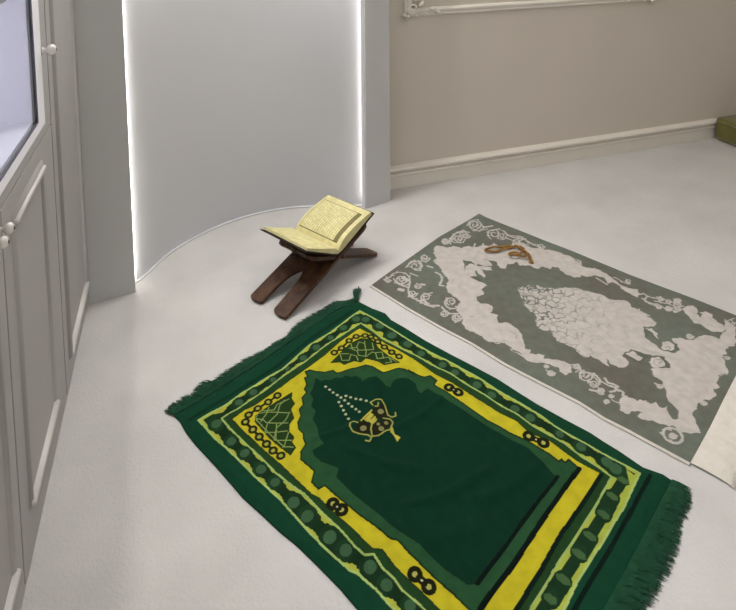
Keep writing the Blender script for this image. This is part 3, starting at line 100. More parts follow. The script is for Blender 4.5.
def tube(bm,pts,r,seg=8,cap=True):
    pts=[Vector(p) for p in pts]; rings=[]
    for i,p in enumerate(pts):
        t=(pts[min(i+1,len(pts)-1)]-pts[max(i-1,0)]).normalized()
        u=t.cross(Vector((0,0,1))); u=u.normalized() if u.length>1e-4 else Vector((1,0,0)); w=u.cross(t)
        rr=r[i] if isinstance(r,(list,tuple)) else r
        rings.append([bm.verts.new(p+u*rr*math.cos(2*PI*k/seg)+w*rr*math.sin(2*PI*k/seg)) for k in range(seg)])
    for a,b in zip(rings,rings[1:]):
        for k in range(seg): bm.faces.new((a[k],a[(k+1)%seg],b[(k+1)%seg],b[k]))
    if cap: bm.faces.new(rings[0][::-1]); bm.faces.new(rings[-1])
def lathe(bm,prof,o,ax,seg=20):
    """prof: list of (distance along ax, radius)"""
    ax=Vector(ax).normalized(); u=ax.orthogonal().normalized(); w=ax.cross(u); o=Vector(o); rings=[]
    for d,r in prof: rings.append([bm.verts.new(o+ax*d+(u*math.cos(2*PI*k/seg)+w*math.sin(2*PI*k/seg))*max(r,1e-4)) for k in range(seg)])
    for a,b in zip(rings,rings[1:]):
        for k in range(seg): bm.faces.new((a[k],a[(k+1)%seg],b[(k+1)%seg],b[k]))
    bm.faces.new(rings[0][::-1]); bm.faces.new(rings[-1])
def loft_x(bm,prof,x0,x1,y):
    """profile (out, z) run along x on a wall facing -y"""
    a=[bm.verts.new((x0,y-o,z)) for o,z in prof]; b=[bm.verts.new((x1,y-o,z)) for o,z in prof]
    for i in range(len(prof)-1): bm.faces.new((a[i],a[i+1],b[i+1],b[i]))
    bm.faces.new(a); bm.faces.new(b[::-1])
def poly_in(P,poly):
    poly=np.asarray(poly,float); m=np.zeros(len(P),bool)
    lo=poly.min(0); hi=poly.max(0)
    idx=np.where((P[:,0]>=lo[0])&(P[:,0]<=hi[0])&(P[:,1]>=lo[1])&(P[:,1]<=hi[1]))[0]
    if len(idx)==0: return m
    x=P[idx,0]; y=P[idx,1]; r=np.zeros(len(idx),bool); n=len(poly)
    for i in range(n):
        x1,y1=poly[i]; x2,y2=poly[(i+1)%n]
        if y1==y2: continue
        r^=((y1>y)!=(y2>y))&(x<(x2-x1)*(y-y1)/(y2-y1)+x1)
    m[idx]=r; return m
def seg_dist(P,pl,w,closed=False):
    """bool mask of points nearer than w to the polyline"""
    pl=[np.array(p,float) for p in pl]; m=np.zeros(len(P),bool)
    if closed: pl=pl+[pl[0]]
    for a,b in zip(pl,pl[1:]):
        lo=np.minimum(a,b)-w; hi=np.maximum(a,b)+w
        idx=np.where((P[:,0]>=lo[0])&(P[:,0]<=hi[0])&(P[:,1]>=lo[1])&(P[:,1]<=hi[1]))[0]
        if len(idx)==0: continue
        q=P[idx]-a; d=b-a; L=max(d@d,1e-9); t=np.clip(q@d/L,0,1)[:,None]
        m[idx]|=(((q-t*d)**2).sum(1)<w*w)
    return m
def pdist(p,pl,closed=True):
    best=1e9; pl=[np.array(q,float) for q in pl]; p=np.array(p,float)
    if closed: pl=pl+[pl[0]]
    for a,b in zip(pl,pl[1:]):
        d=b-a; t=min(1,max(0,(p-a)@d/max(d@d,1e-9))); best=min(best,np.linalg.norm(p-a-t*d))
    return best
def resample(pl,n):
    pl=np.array(pl,float); s=np.r_[0,np.cumsum(np.linalg.norm(np.diff(pl,axis=0),axis=1))]
    t=np.linspace(0,s[-1],n); return np.c_[np.interp(t,s,pl[:,0]),np.interp(t,s,pl[:,1])]
def line_x(a,b,c,d):
    a,b,c,d=[np.array(v,float) for v in (a,b,c,d)]
    M=np.array([b-a,-(d-c)]).T; t=np.linalg.solve(M,c-a); return a+(b-a)*t[0]
def coons(top,bottom,left,right,nu,nv):
    """four edge curves (mm): top u0->u1 at v0, bottom at v1, left v0->v1 at u0, right at u1"""
    T=resample(top,nu);B=resample(bottom,nu);L=resample(left,nv);R=resample(right,nv)
    u=np.linspace(0,1,nu)[None,:,None]; v=np.linspace(0,1,nv)[:,None,None]
    return ((1-v)*T[None]+v*B[None]+(1-u)*L[:,None]+u*R[:,None]
        -((1-u)*(1-v)*T[0]+u*(1-v)*T[-1]+(1-u)*v*B[0]+u*v*B[-1]))
def sheet(name,G,Z,col,m,parent,skirt=True):
    """grid of points G (nv,nu,2) mm, heights Z m, colours col -> solid cloth mesh"""
    nv,nu,_=G.shape; V=np.c_[G.reshape(-1,2)/1000,Z.reshape(-1)]
    i=np.arange(nv*nu).reshape(nv,nu)
    F=np.stack([i[:-1,:-1],i[1:,:-1],i[1:,1:],i[:-1,1:]],-1).reshape(-1,4)
    cols=col.reshape(-1,3)
    if skirt:
        ring=np.r_[i[0,:],i[1:,-1],i[-1,-2::-1],i[-2:0:-1,0]]
        base=V[ring].copy(); base[:,2]=.0006; k=len(V); V=np.r_[V,base]; cols=np.r_[cols,cols[ring]]
        a=np.arange(len(ring)); b=np.roll(a,-1)
        F=np.r_[F,np.stack([ring[a],ring[b],k+b,k+a],-1)]
    me=bpy.data.meshes.new(name); me.vertices.add(len(V)); me.vertices.foreach_set('co',V.astype(np.float32).ravel())
    me.loops.add(len(F)*4); me.loops.foreach_set('vertex_index',F.astype(np.int32).ravel())
    me.polygons.add(len(F)); me.polygons.foreach_set('loop_start',np.arange(0,len(F)*4,4,dtype=np.int32))
    me.update(calc_edges=True); me.validate()
    me.polygons.foreach_set('use_smooth',np.ones(len(me.polygons),bool))
    at=me.color_attributes.new('pattern','FLOAT_COLOR','POINT')
    at.data.foreach_set('color',np.c_[cols,np.ones(len(cols))].astype(np.float32).ravel())
    me.materials.append(m); o=bpy.data.objects.new(name,me); C.objects.link(o)
    # up-facing normals
    if me.polygons[len(F)//3].normal.z<0: me.flip_normals()
    if parent: o.parent=parent; o.matrix_parent_inverse=Matrix.Translation(parent.location).inverted()
    return o
def fringe(bm,inner,outer,n,w=.0018,jit=.006,z0=.006,density_solid=True,seed=1):
    r=random.Random(seed); I=resample(inner,n)/1000; O=resample(outer,n)/1000
    if density_solid:      # the matted root of the fringe
        m=n//4; a=[];b=[];c=[]
        for k in range(m):
            i=int(k*(n-1)/(m-1)); p=Vector((*I[i],z0)); q=Vector((*(I[i]*.28+O[i]*.72),.0035)); 
            a.append(bm.verts.new(p)); b.append(bm.verts.new(q)); c.append(bm.verts.new((q.x,q.y,.0004)))
        for k in range(m-1): bm.faces.new((a[k],a[k+1],b[k+1],b[k])); bm.faces.new((b[k],b[k+1],c[k+1],c[k]))
    for i in range(n):
        p=Vector((*I[i],z0)); q=Vector((*O[i],.002)); d=q-p; s=Vector((-d.y,d.x,0)).normalized()
        L=.84+.26*r.random(); q=p+d*L+s*r.uniform(-jit,jit); ww=w*(.7+.7*r.random()); h=.003+.005*r.random()
        P=[p+Vector((0,0,.001)),p.lerp(q,.35)+Vector((0,0,h-.002))+s*r.uniform(-1,1)*.002,p.lerp(q,.7)+Vector((0,0,h*.6))+s*r.uniform(-1,1)*.003,q]
        P[3].z=.0015
        prev=None
        for j,(pt,k) in enumerate(zip(P,(1,1,.8,.25))):
            cur=(bm.verts.new(pt-s*ww*k),bm.verts.new(pt+s*ww*k))
            if prev: bm.faces.new((prev[0],prev[1],cur[1],cur[0]))
            prev=cur

# ------------------------------------------------------------ materials
M_floor=mat('floor_carpet','#C2BFBB',.95,col2='#CFCCC8',nscale=3.5,bump=.3,bscale=120,spec=.1)
M_wall=mat('wall_paint','#CBC2B5',.85,noise=.02,nscale=2,bump=.03,bscale=200,spec=.15)
M_trim=mat('trim_paint','#E2DBCF',.55,noise=.02,nscale=6,spec=.35)
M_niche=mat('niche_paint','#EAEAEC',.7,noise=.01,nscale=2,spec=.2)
M_pil=mat('pilaster_paint','#C6C5C2',.6,noise=.015,nscale=5,spec=.3)
M_cab=mat('cabinet_paint','#A3A09C',.5,noise=.015,nscale=5,spec=.35)
M_cabedge=mat('cabinet_white_lit','#F2F0F4',.4,noise=.01,nscale=5,spec=.4)  # white frame paint, tone raised to carry light from inside the cabinet
M_gasket=mat('gasket_rubber','#5c5a68',.5,noise=.05)
M_inside=mat('cabinet_lining','#D3D2D8',.6,noise=.01,nscale=4)
M_ceil=mat('ceiling_paint','#E6E3DE',.9,noise=.01)
M_led=mat('led_white','#FFFFFF',.5,noise=.001,emit='#FFFBF6',estr=7)
M_led2=mat('led_cool','#FFFFFF',.5,noise=.001,emit='#F3F1FF',estr=18)
M_knob=mat('knob_ceramic','#E4DFD8',.18,noise=.02,spec=.6)
M_knobm=mat('knob_metal','#6a6458',.35,noise=.1,metal=.8)
M_wood=mat('dark_walnut','#2f1b0e',.5,col2='#5c3a20',nscale=9,bump=.35,bscale=40,spec=.35,stretch=(3,3,1))
M_cover=mat('book_leather','#2a1710',.45,noise=.2,nscale=30,bump=.1)
M_pages=mat('page_edges','#C8BF8A',.8,col2='#e0d7a6',nscale=60,stretch=(1,1,30))
M_print=patmat('printed_page',.75,0,.05,200)
M_green=patmat('green_velvet',.9,.02,.35,420)
M_grey=patmat('printed_mat',.9,.1,.25,500)
M_fringe=mat('green_fringe','#0c3a22',.9,col2='#17452c',nscale=60,sheen=.15,spec=.1)
M_selv=mat('cream_selvage','#C9C3B8',.9,noise=.06,nscale=80,bump=.3,bscale=200)
M_creamfr=mat('cream_fringe','#DAD4C8',.95,noise=.05,nscale=50,bump=.3,bscale=300)
M_bead=mat('amber_brown_bead','#7a5316',.35,col2='#94691f',nscale=90,spec=.5)
M_cush=mat('olive_fabric','#5f5a1c',.9,col2='#6e6925',nscale=30,bump=.3,bscale=300,sheen=.3)
def glass():
    m=bpy.data.materials.new('clear_glass'); m.use_nodes=True; nt=m.node_tree; nt.nodes.clear()
    o=nt.nodes.new('ShaderNodeOutputMaterial'); t=nt.nodes.new('ShaderNodeBsdfTransparent'); g=nt.nodes.new('ShaderNodeBsdfGlossy')
    g.inputs['Roughness'].default_value=.02; t.inputs['Color'].default_value=(.95,.96,.98,1)
    mx=nt.nodes.new('ShaderNodeMixShader'); mx.inputs[0].default_value=.05; nt.links.new(t.outputs[0],mx.inputs[1]); nt.links.new(g.outputs[0],mx.inputs[2]); nt.links.new(mx.outputs[0],o.inputs[0])
    return m
M_glass=glass()

# ------------------------------------------------------------ room
WY=2.885; CX=-.356; HT=2.7
bm=bmesh.new(); box(bm,-.95,4.3,-1.6,3.0,-.06,0); struct('floor',bm,M_floor)
bm=bmesh.new(); box(bm,-.95,4.3,WY,3.0,0,HT); struct('wall_back',bm,M_wall)
bm=bmesh.new(); box(bm,-.95,-.85,-1.6,WY,0,HT); struct('wall_left',bm,M_wall)
bm=bmesh.new(); box(bm,4.2,4.3,-1.6,WY,0,HT); struct('wall_right',bm,M_wall)
bm=bmesh.new(); box(bm,-.95,4.3,-1.6,3.0,HT,HT+.06); struct('ceiling',bm,M_ceil)
# baseboard on the back wall
bm=bmesh.new()
loft_x(bm,[(0,0),(.012,0),(.012,.066),(.014,.07),(.022,.072),(.026,.078),(.023,.084),(.012,.087),(.009,.092),(.013,.098),(.028,.101),(.034,.108),(.032,.116),(.020,.122),(.008,.125),(0,.126)],1.011,4.2,WY)
struct('baseboard_back',bm,M_trim)
# wall panel moulding with carved corners
bm=bmesh.new(); X0,X1,Z0,Z1=1.152,2.725,.943,2.15
prof=[(a*1.2,b*1.3) for a,b in [(0,-.017),(.008,-.017),(.013,-.011),(.010,-.005),(.018,.002),(.020,.009),(.013,.015),(.005,.017),(0,.017)]]
def rail(bm,a,b,horizontal,pos,flip=1):
    A=[];B=[]
    for o,q in prof:
        if horizontal: A.append(bm.verts.new((a,WY-o,pos+q*flip))); B.append(bm.verts.new((b,WY-o,pos+q*flip)))
        else: A.append(bm.verts.new((pos+q*flip,WY-o,a))); B.append(bm.verts.new((pos+q*flip,WY-o,b)))
    for i in range(len(prof)-1): bm.faces.new((A[i],A[i+1],B[i+1],B[i]))
    bm.faces.new(A); bm.faces.new(B[::-1])
rail(bm,X0,X1,True,Z0); rail(bm,X0,X1,True,Z1,-1); rail(bm,Z0,Z1,False,X0); rail(bm,Z0,Z1,False,X1,-1)
t1=struct('trim_1',bm,M_trim)
def ornament(cx,cz,sx,sz):
    bm=bmesh.new(); f=lambda x,z,o=.016:(cx+sx*x,WY-o,cz+sz*z)
    def scroll(x,z,r,turn,a0,rad,s=1):
        n=26; pts=[];rr=[]
        for i in range(n):
            k=i/(n-1); a=a0+s*turn*2*PI*k; q=r*(1-.85*k); pts.append(f(x+q*math.cos(a),z+q*math.sin(a),.012+.012*k)); rr.append(rad*(1-.4*k))
        tube(bm,pts,rr,6)
    scroll(.022,.022,.030,1.4,PI*1.25,.008); scroll(.085,.008,.020,1.3,PI,.007); scroll(.008,.085,.020,1.3,-PI/2,.007,-1)
    scroll(.052,-.012,.017,1.2,0,.006); scroll(-.012,.052,.017,1.2,PI/2,.006,-1)
    scroll(.135,.004,.013,1.2,PI,.006); scroll(.004,.135,.013,1.2,-PI/2,.006,-1)
    for (x,z,l,a) in ((-.01,-.01,.03,PI*1.0),(-.01,-.01,.03,PI*1.5),(.11,.012,.05,.15),(.012,.11,.05,PI/2-.15),(.06,.03,.04,PI/4),(.03,.06,.04,PI/4),(.15,.0,.035,-.3),(.0,.15,.035,PI/2+.3)):
        pts=[];rr=[]
        for i in range(8):
            k=i/7; pts.append(f(x+l*k*math.cos(a)-.006*math.sin(k*PI)*math.sin(a),z+l*k*math.sin(a),.012+.012*math.sin(k*PI))); rr.append(.0015+.010*math.sin(k*PI)**.8)
        tube(bm,pts,rr,8)
    for i in range(7):
        for s in ((.02+i*.018,.018),(.018,.02+i*.018)): lathe(bm,[(-.004,.001),(0,.006),(.004,.001)],f(*s,.018),(0,-1,0),8)
    o=obj('corner_ornament',bm,M_trim,t1,True); o['label']='carved scroll corner ornament'
ornament(X0,Z0,1,1); ornament(X1,Z0,-1,1); ornament(X0,Z1,1,-1); ornament(X1,Z1,-1,-1)

# lit niche with curved back
def smooth_curve(p,n):
    p=np.array(p,float)*1000
    for _ in range(4):
        q=[p[0]]
        for a,b in zip(p,p[1:]): q+=[a*.75+b*.25,a*.25+b*.75]
        p=np.array(q+[p[-1]])
    return resample(p,n)/1000
arc=[(-.235,2.405),(-.205,2.436),(-.180,2.455),(-.150,2.492),(-.099,2.575),(-.04,2.648),(.038,2.712),(.10,2.755),(.173,2.795),(.25,2.825),(.331,2.845),(.40,2.853),(.471,2.854),(.55,2.845),(.632,2.826),(.73,2.795),(.80,2.772),(.852,2.758),(.895,2.765)]
arcs=smooth_curve(arc,120)
bm=bmesh.new(); th=.012
outer_=[(x,y+th) for x,y in arcs]
prism(bm,[tuple(p) for p in arcs]+outer_[::-1],0,HT); struct('wall_niche',bm,M_niche,False)
for p in bpy.data.objects['wall_niche'].data.polygons: p.use_smooth=abs(p.normal.z)<.5
bm=bmesh.new(); tube(bm,[(x,y-.004,.005) for x,y in arcs[4:-4]],.004,6); struct('trim_2',bm,M_niche,True)   # thin bead added in place of the bright glow line at the floor
# pilasters either side
bm=bmesh.new(); prism(bm,[(-.8,2.36),(-.345,2.36),(-.191,2.382),(-.187,2.386),(-.189,2.394),(-.8,2.400)],0,HT); struct('wall_pilaster_left',bm,M_pil)
bm=bmesh.new(); prism(bm,[(.862,2.724),(.866,2.719),(1.004,2.760),(1.009,2.766),(1.009,2.884),(.985,2.884),(.985,2.775),(.864,2.736)],0,HT); struct('wall_pilaster_right',bm,M_pil)
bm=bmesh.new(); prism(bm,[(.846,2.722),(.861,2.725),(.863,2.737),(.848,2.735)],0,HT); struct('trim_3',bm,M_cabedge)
# light strips hidden behind the pilaster edges
bm=bmesh.new(); box(bm,-.204,-.189,2.430,2.436,.02,HT-.05); l=obj('light_strip',bm,M_led); tag(l,'vertical white light strip behind the left pilaster edge of the niche','light strip','light strips in the niche')
bm=bmesh.new(); box(bm,.870,.880,2.742,2.748,.02,HT-.05); l=obj('light_strip',bm,M_led); tag(l,'vertical white light strip behind the right pilaster edge of the niche','light strip','light strips in the niche')

# ------------------------------------------------------------ display cabinet
cab=empty('display_cabinet',(-.6,1.2,0)); tag(cab,'tall pale grey cabinet with lit glass display section and panelled lower doors','cabinet')
bm=bmesh.new(); XB=-.83; Y0=.1; YE=2.36; YO=1.692; ZB=.926
box(bm,XB,CX,YO+.006,YE-.001,0,2.45)               # solid end section
box(bm,XB,CX,Y0,YO,0,ZB-.002)                 # lower body
box(bm,XB,CX,Y0,YO,2.1,2.45)                  # top
box(bm,XB,XB+.02,Y0,YO,ZB,2.1)
obj('carcass',bm,M_cab,cab)
bm=bmesh.new(); box(bm,XB+.021,CX-.004,Y0,YO,ZB-.0015,ZB+.003); box(bm,XB+.021,CX-.004,YO,YO+.005,ZB,2.1); box(bm,XB+.021,XB+.026,Y0,YO,ZB,2.1); box(bm,XB+.021,CX-.004,Y0,Y0+.01,ZB,2.1)
obj('lining',bm,M_inside,cab)
bm=bmesh.new(); box(bm,XB+.03,CX-.012,Y0+.012,1.55,1.262,1.285,.002); obj('shelf',bm,M_cab,cab)
bm=bmesh.new(); box(bm,XB+.1,XB+.16,.3,1.5,1.252,1.258); o=obj('light_strip',bm,M_led2,cab)
bm=bmesh.new(); box(bm,XB+.1,XB+.16,.3,1.5,2.085,2.095); o=obj('light_strip',bm,M_led2,cab)
# upper glass door: frame, gasket, pane, knob
def frame(bm,y0,y1,z0,z1,w,x0,x1,wb=None):
    wb=wb or w
    box(bm,x0,x1,y0,y1,z0,z0+wb,.002); box(bm,x0,x1,y0,y1,z1-w,z1,.002); box(bm,x0,x1,y0,y0+w,z0+wb,z1-w,.002); box(bm,x0,x1,y1-w,y1,z0+wb,z1-w,.002)
dr=empty('glass_door',(CX,1.2,.9)); dr.parent=cab; dr.matrix_parent_inverse=Matrix.Translation(cab.location).inverted()
def child(name,bm,m,smooth=False):
    return obj(name,bm,m,dr,smooth)
bpy.context.view_layer.update()
bpy.data.objects.remove(dr)
bm=bmesh.new(); frame(bm,.6,1.86,.868,2.2,.09,CX+.0005,CX+.006,.03)
dr=obj('glass_door',bm,M_cab,cab); dr['label']='glass door with white inner frame'
def sub(name,bm,m,smooth=False):
    o=obj(name,bm,m,None,smooth); o.parent=dr; return o
bm=bmesh.new(); 
def bevel_frame(bm,y0,y1,z0,z1,wy,wz,xi,xo):
    # sloping strip: outer edge stands proud, inner edge near the pane
    O=[(y0,z0),(y1,z0),(y1,z1),(y0,z1)]; I=[(y0+wy,z0+wz),(y1-wy,z0+wz),(y1-wy,z1-wz),(y0+wy,z1-wz)]
    a=[bm.verts.new((xo,*p)) for p in O]; b=[bm.verts.new((xi,*p)) for p in I]; c=[bm.verts.new((xi-.004,*p)) for p in O]
    for i in range(4): bm.faces.new((a[i],a[(i+1)%4],b[(i+1)%4],b[i])); bm.faces.new((a[i],a[(i+1)%4],c[(i+1)%4],c[i]))
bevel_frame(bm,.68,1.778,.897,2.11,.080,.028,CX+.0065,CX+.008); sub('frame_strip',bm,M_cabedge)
bm=bmesh.new(); frame(bm,.755,1.700,.923,2.09,.005,CX+.0062,CX+.0078,.004); sub('gasket',bm,M_gasket)
bm=bmesh.new(); box(bm,CX+.001,CX+.004,.757,1.70,.924,2.088); sub('glass_pane',bm,M_glass)
def knob(parent,y,z,k_=1,m=M_knob):
    bm=bmesh.new(); o=(CX+.0065,y,z)
    lathe(bm,[(a*k_,b*k_) for a,b in [(0,.010),(.002,.0105),(.004,.007),(.009,.006),(.013,.0075),(.017,.0125),(.023,.0150),(.029,.0145),(.034,.0105),(.0365,.004)]],o,(1,0,0),24)
    k=obj('knob',bm,m,None,True); k.parent=parent; k['label']='white ceramic knob'
    bm=bmesh.new(); lathe(bm,[(0,.0135*k_),(.0022,.0135*k_),(.0025,.0105*k_)],(CX+.0062,y,z),(1,0,0),24)
    r=obj('knob_rosette',bm,M_knobm,None,True); r.parent=parent
    bm=bmesh.new(); lathe(bm,[(0,.0045),(.0015,.003)],(CX+.0065+.0363*k_,y,z),(1,0,0),12)
    r=obj('knob_cap',bm,M_knobm,None,True); r.parent=parent
knob(dr,1.79,1.095)
# lower doors
def moulding(bm,y0,y1,z0,z1,w=.02,h=.011):
    P=[(0,0),(w*.25,h*.7),(w*.5,h),(w*.8,h*.5),(w,0)]
    rings=[]
    for o,hh in P: rings.append([bm.verts.new((CX+.006+hh,a,b)) for a,b in ((y0+o,z0+o),(y1-o,z0+o),(y1-o,z1-o),(y0+o,z1-o))])
    for a,b in zip(rings,rings[1:]):
        for i in range(4): bm.faces.new((a[i],a[(i+1)%4],b[(i+1)%4],b[i]))
M_mould=mat('moulding_highlight','#D6D2CD',.4,noise=.01,spec=.5)  # paler than the cabinet paint: highlights of horizontal mouldings put into colour
for i,(y0,y1,ky) in enumerate(((1.335,1.862,1.285),(.80,1.328,1.235))):
    bm=bmesh.new(); box(bm,CX+.0005,CX+.006,y0,y1,.03,.863,.002)
    d=obj('door',bm,M_cab,cab)
    bm=bmesh.new(); moulding(bm,y0+.065,y1-.150 if i==0 else y1-.065,.135,.822,.02,.008); o=obj('door_moulding',bm,M_cab,None,True); o.parent=d
    ya,yb=y0+.068,(y1-.155 if i==0 else y1-.065)-.003
    for za,zb in ((.139,.154),(.797,.811)):
        bm=bmesh.new(); moulding(bm,ya,yb,za,zb,.0075,.015); o=obj('door_moulding',bm,M_mould,None,True); o.parent=d  # pale bars paint the highlights along top and bottom mouldings
    if i==0: knob(d,1.352 if False else 1.345,.835) if False else None
    globals()['door_%d_obj'%i]=d
knob(door_0_obj,1.345-.04,.838,.78); knob(door_1_obj,1.262,.832,.78)
bm=bmesh.new(); box(bm,CX+.0005,CX+.006,1.872,2.355,.03,2.40,.002); ep=obj('end_panel',bm,M_cab,cab)
bm=bmesh.new(); moulding(bm,1.925,2.315,.100,2.34,.022); o=obj('panel_moulding',bm,M_cab,None,True); o.parent=ep
bm=bmesh.new(); moulding(bm,1.932,2.308,.106,.128,.011,.014); o=obj('panel_bottom_highlight',bm,M_mould,None,True); o.parent=ep  # pale bar paints the highlight on the bottom moulding

# ------------------------------------------------------------ green prayer rug
G=PAT_GREEN
gl=[np.array(p,float) for p in G['edge_left']]; gb=[np.array(p,float) for p in G['edge_bottom']]
BL=line_x(gl[2],gl[-1],gb[0],gb[-1])
e_left=gl+[BL]; e_bot=gb+[BL]                     # bottom runs right corner -> BL
Pg=coons(G['edge_top'],e_bot[::-1],e_left,G['edge_right'],540,780)
pts=Pg.reshape(-1,2)
def colour_green(P):
    c=np.tile(np.array(lin('#0C3A25')),(len(P),1))
    def put(m,h): c[m]=lin(h)
    put(poly_in(P,G['outer']),'#14331c')
    band=poly_in(P,G['outer'])&~poly_in(P,G['inner'])
    put(band,'#9DA83F')
    near=seg_dist(P,G['outer'],9,True)|seg_dist(P,G['inner'],7.5,True)
    lc=[(np.array(a,float)+np.array(b,float))/2 for a,b in G['leaves']]
    botz=seg_dist(P,[lc[0],lc[-1],lc[-1]+(lc[-1]-lc[0])*1.6],36)
    put(band&~near&~botz,'#14301a')
    ov=[np.array(o,float) for o in G['ovals']]
    L=ov[:11]; Rr=ov[11:26]; Tt=ov[26:]
    chainL=[L[10]]+L[:10]; step=(L[9]-L[1])/8
    for k in range(1,9): chainL.append(L[9]+step*k*1.02)
    chainR=Rr; chainT=[L[10]]+Tt
    lv=[(np.array(a,float),np.array(b,float)) for a,b in G['leaves']]
    st=((lv[-1][0]+lv[-1][1])-(lv[0][0]+lv[0][1]))/2/(len(lv)-1)
    for k in range(1,9): lv.append((lv[6][0]+st*k,lv[6][1]+st*k))
    for ch in (chainL,chainR,chainT):
        for i,o in enumerate(ch):
            w=.5*(pdist(o,G['outer'])+pdist(o,G['inner'])); w=min(max(w,13),27)
            put(band&seg_dist(P,[o,o+.1],w*1.03),'#17371d')
            if i+1<len(ch):
                q=ch[i+1]; far=np.linalg.norm(q-o)>2.3*w
                put(band&seg_dist(P,[o,q],w*(.68 if far else 1.0)),'#132d18')
                if far:
                    n_=np.array([-(q-o)[1],(q-o)[0]])/np.linalg.norm(q-o); mm=(o+q)/2
                    for sg in (1,-1): put(band&poly_in(P,[mm+sg*n_*w*1.25+(q-o)*.30,mm+sg*n_*w*.35,mm+sg*n_*w*1.25-(q-o)*.30]),'#A3A63A')
                    mid=(o+q)/2; put(band&seg_dist(P,[mid,mid+.1],w*.6),'#0f2914')
    cen=[(a+b)/2 for a,b in lv]
    for i,(a,b) in enumerate(lv):
        d=(b-a); nrm=np.array([-d[1],d[0]])/np.linalg.norm(d)
        a2=a-(d*.05); b2=b+d*.05; mid=(a+b)/2
        put(band&poly_in(P,[a2,mid+nrm*27,b2,mid-nrm*27]),'#17371d')
        if i+1<len(cen): put(band&seg_dist(P,[mid,cen[i+1]],12 if i%2==0 else 19),'#14301a')
    for i,(a,b) in enumerate(lv):
        d=(b-a)/np.linalg.norm(b-a); nrm=np.array([-d[1],d[0]]); mid=(a+b)/2
        put(band&poly_in(P,[a+d*1,mid+nrm*10-d*6,mid+nrm*10+d*10,b-d*1,mid-nrm*8+d*6,mid-nrm*8-d*10]),'#3f5c36')
    for ch in (chainL,chainR,chainT):
        for o in ch:
            w=.5*(pdist(o,G['outer'])+pdist(o,G['inner'])); w=min(max(w,13),27)
            put(band&seg_dist(P,[o-.1,o+.1],w*.6),'#38573a')
    put(poly_in(P,G['inner']),'#1d3b1b')
    put(seg_dist(P,G['outer'],2.7,True),'#9DB265'); put(seg_dist(P,G['inner'],2.6,True),'#94A95E')
    put(poly_in(P,G['yellow']),'#B4A922')
    put(seg_dist(P,G['yellow'],1.5,True),'#20331a')
    for l in G['dark_lines']: put(seg_dist(P,l+[tuple(np.array(l[-1])+(np.array(l[-1])-np.array(l[0]))*.9)],5),'#04160f')
    for l in G['dark_top']: put(seg_dist(P,l,6),'#062a1b')
    # spandrels
    for k,lat in (('span_top','lat_top'),('span_left','lat_left')):
        s=poly_in(P,G[k]); put(seg_dist(P,G[k],2,True),'#2a2a12'); put(s,'#1d3514')
        for l in G[lat]: put(s&seg_dist(P,l,1.5),'#7f9052')
    for r,q in zip(G['rings'],G['rings'][1:]):
        if np.linalg.norm(np.array(r)-np.array(q))<60: put(seg_dist(P,[r,q],4),'#1f220c')
    for r in G['rings']:
        r=np.array(r,float); put(seg_dist(P,[r,r+.1],13),'#1f220c'); put(seg_dist(P,[r,r+.1],5.5),'#98983a')
    for a,b in G['eights']:
        a=np.array(a,float);b=np.array(b,float)
        for o in (a,b): put(seg_dist(P,[o,o+.1],17),'#161a08')
        for o in (a,b): put(seg_dist(P,[o,o+.1],6),'#A8A455')
        put(seg_dist(P,[a+(b-a)*.35,a+(b-a)*.65],9),'#161a08'); put(seg_dist(P,[(a+b)/2,(a+b)/2+.1],2.5),'#B8B59A')
    put(poly_in(P,G['border']),'#22472a'); put(seg_dist(P,G['border'],2.2,True),'#16280f')
    put(poly_in(P,G['field']),'#042c1c'); put(seg_dist(P,G['field'],1.5,True),'#0c2616')
    for l,w in zip(G['black_end'],(6,4.5)): put(seg_dist(P,l,w),'#04100a')
    for o,r in G['lamp_dark']: put(seg_dist(P,[o,np.array(o)+.1],r),'#1b1c0c')
    for l in G['lamp_fill']: put(poly_in(P,l),'#A9A13F')
    for o,r in G['lamp_tan']: put(seg_dist(P,[o,np.array(o)+.1],r),'#7d7b4c')
    for l in G['lamp_yel']: put(seg_dist(P,l,2.1),'#96964A')
    for o in G['dots']: put(seg_dist(P,[o,np.array(o)+.1],4.2),'#A9AE86')
    return c
cg=colour_green(pts)
# soft wear of the pile over the whole cloth
x=pts[:,0]/1000; y=pts[:,1]/1000
s_=x*.57-y*.82; t_=x*.82+y*.57
Z=.0075+.0011*np.sin(s_*23+2.1*np.sin(t_*9))+.0009*np.sin(t_*31+1.7*np.sin(s_*13))+.0006*np.sin(s_*61+t_*47)
fld=poly_in(pts,G['field'])
for a,b,w,h in FOLDS:
    a=np.array(a,float)/1000;b=np.array(b,float)/1000; q=np.c_[x,y]-a; d=b-a; L=np.linalg.norm(d); d=d/L
    al=q@d; pe=q@np.array([-d[1],d[0]])+.012*np.sin(al*14); Z+=h*np.exp(-(pe/w)**2)*np.exp(-np.clip(np.abs(al-L/2)-L*.4,0,None)**2/(.03**2))
Z=np.maximum(Z,.003).reshape(Pg.shape[:2])
nv,nu=Z.shape   # settle the border onto the floor
ed=np.minimum.reduce([np.arange(nv)[:,None]*np.ones((1,nu)),(nv-1-np.arange(nv))[:,None]*np.ones((1,nu)),np.arange(nu)[None,:]*np.ones((nv,1)),(nu-1-np.arange(nu))[None,:]*np.ones((nv,1))])
Z=.0045+(Z-.0045)*np.clip(ed/14,0,1)
rug=empty('prayer_rug',(.85,1.45,0)); tag(rug,'dark green velvet prayer rug with yellow mihrab border and green fringes on the floor','rug')
sheet('rug_cloth',Pg,Z,cg.reshape(*Z.shape,3),M_green,rug)
bm=bmesh.new(); fringe(bm,G['edge_top'],G['fringe_top'],800,seed=3,jit=.009); o=obj('fringe',bm,M_fringe,rug); o['kind']='stuff'; o['label']='dark green fringe at the end nearest the book stand'
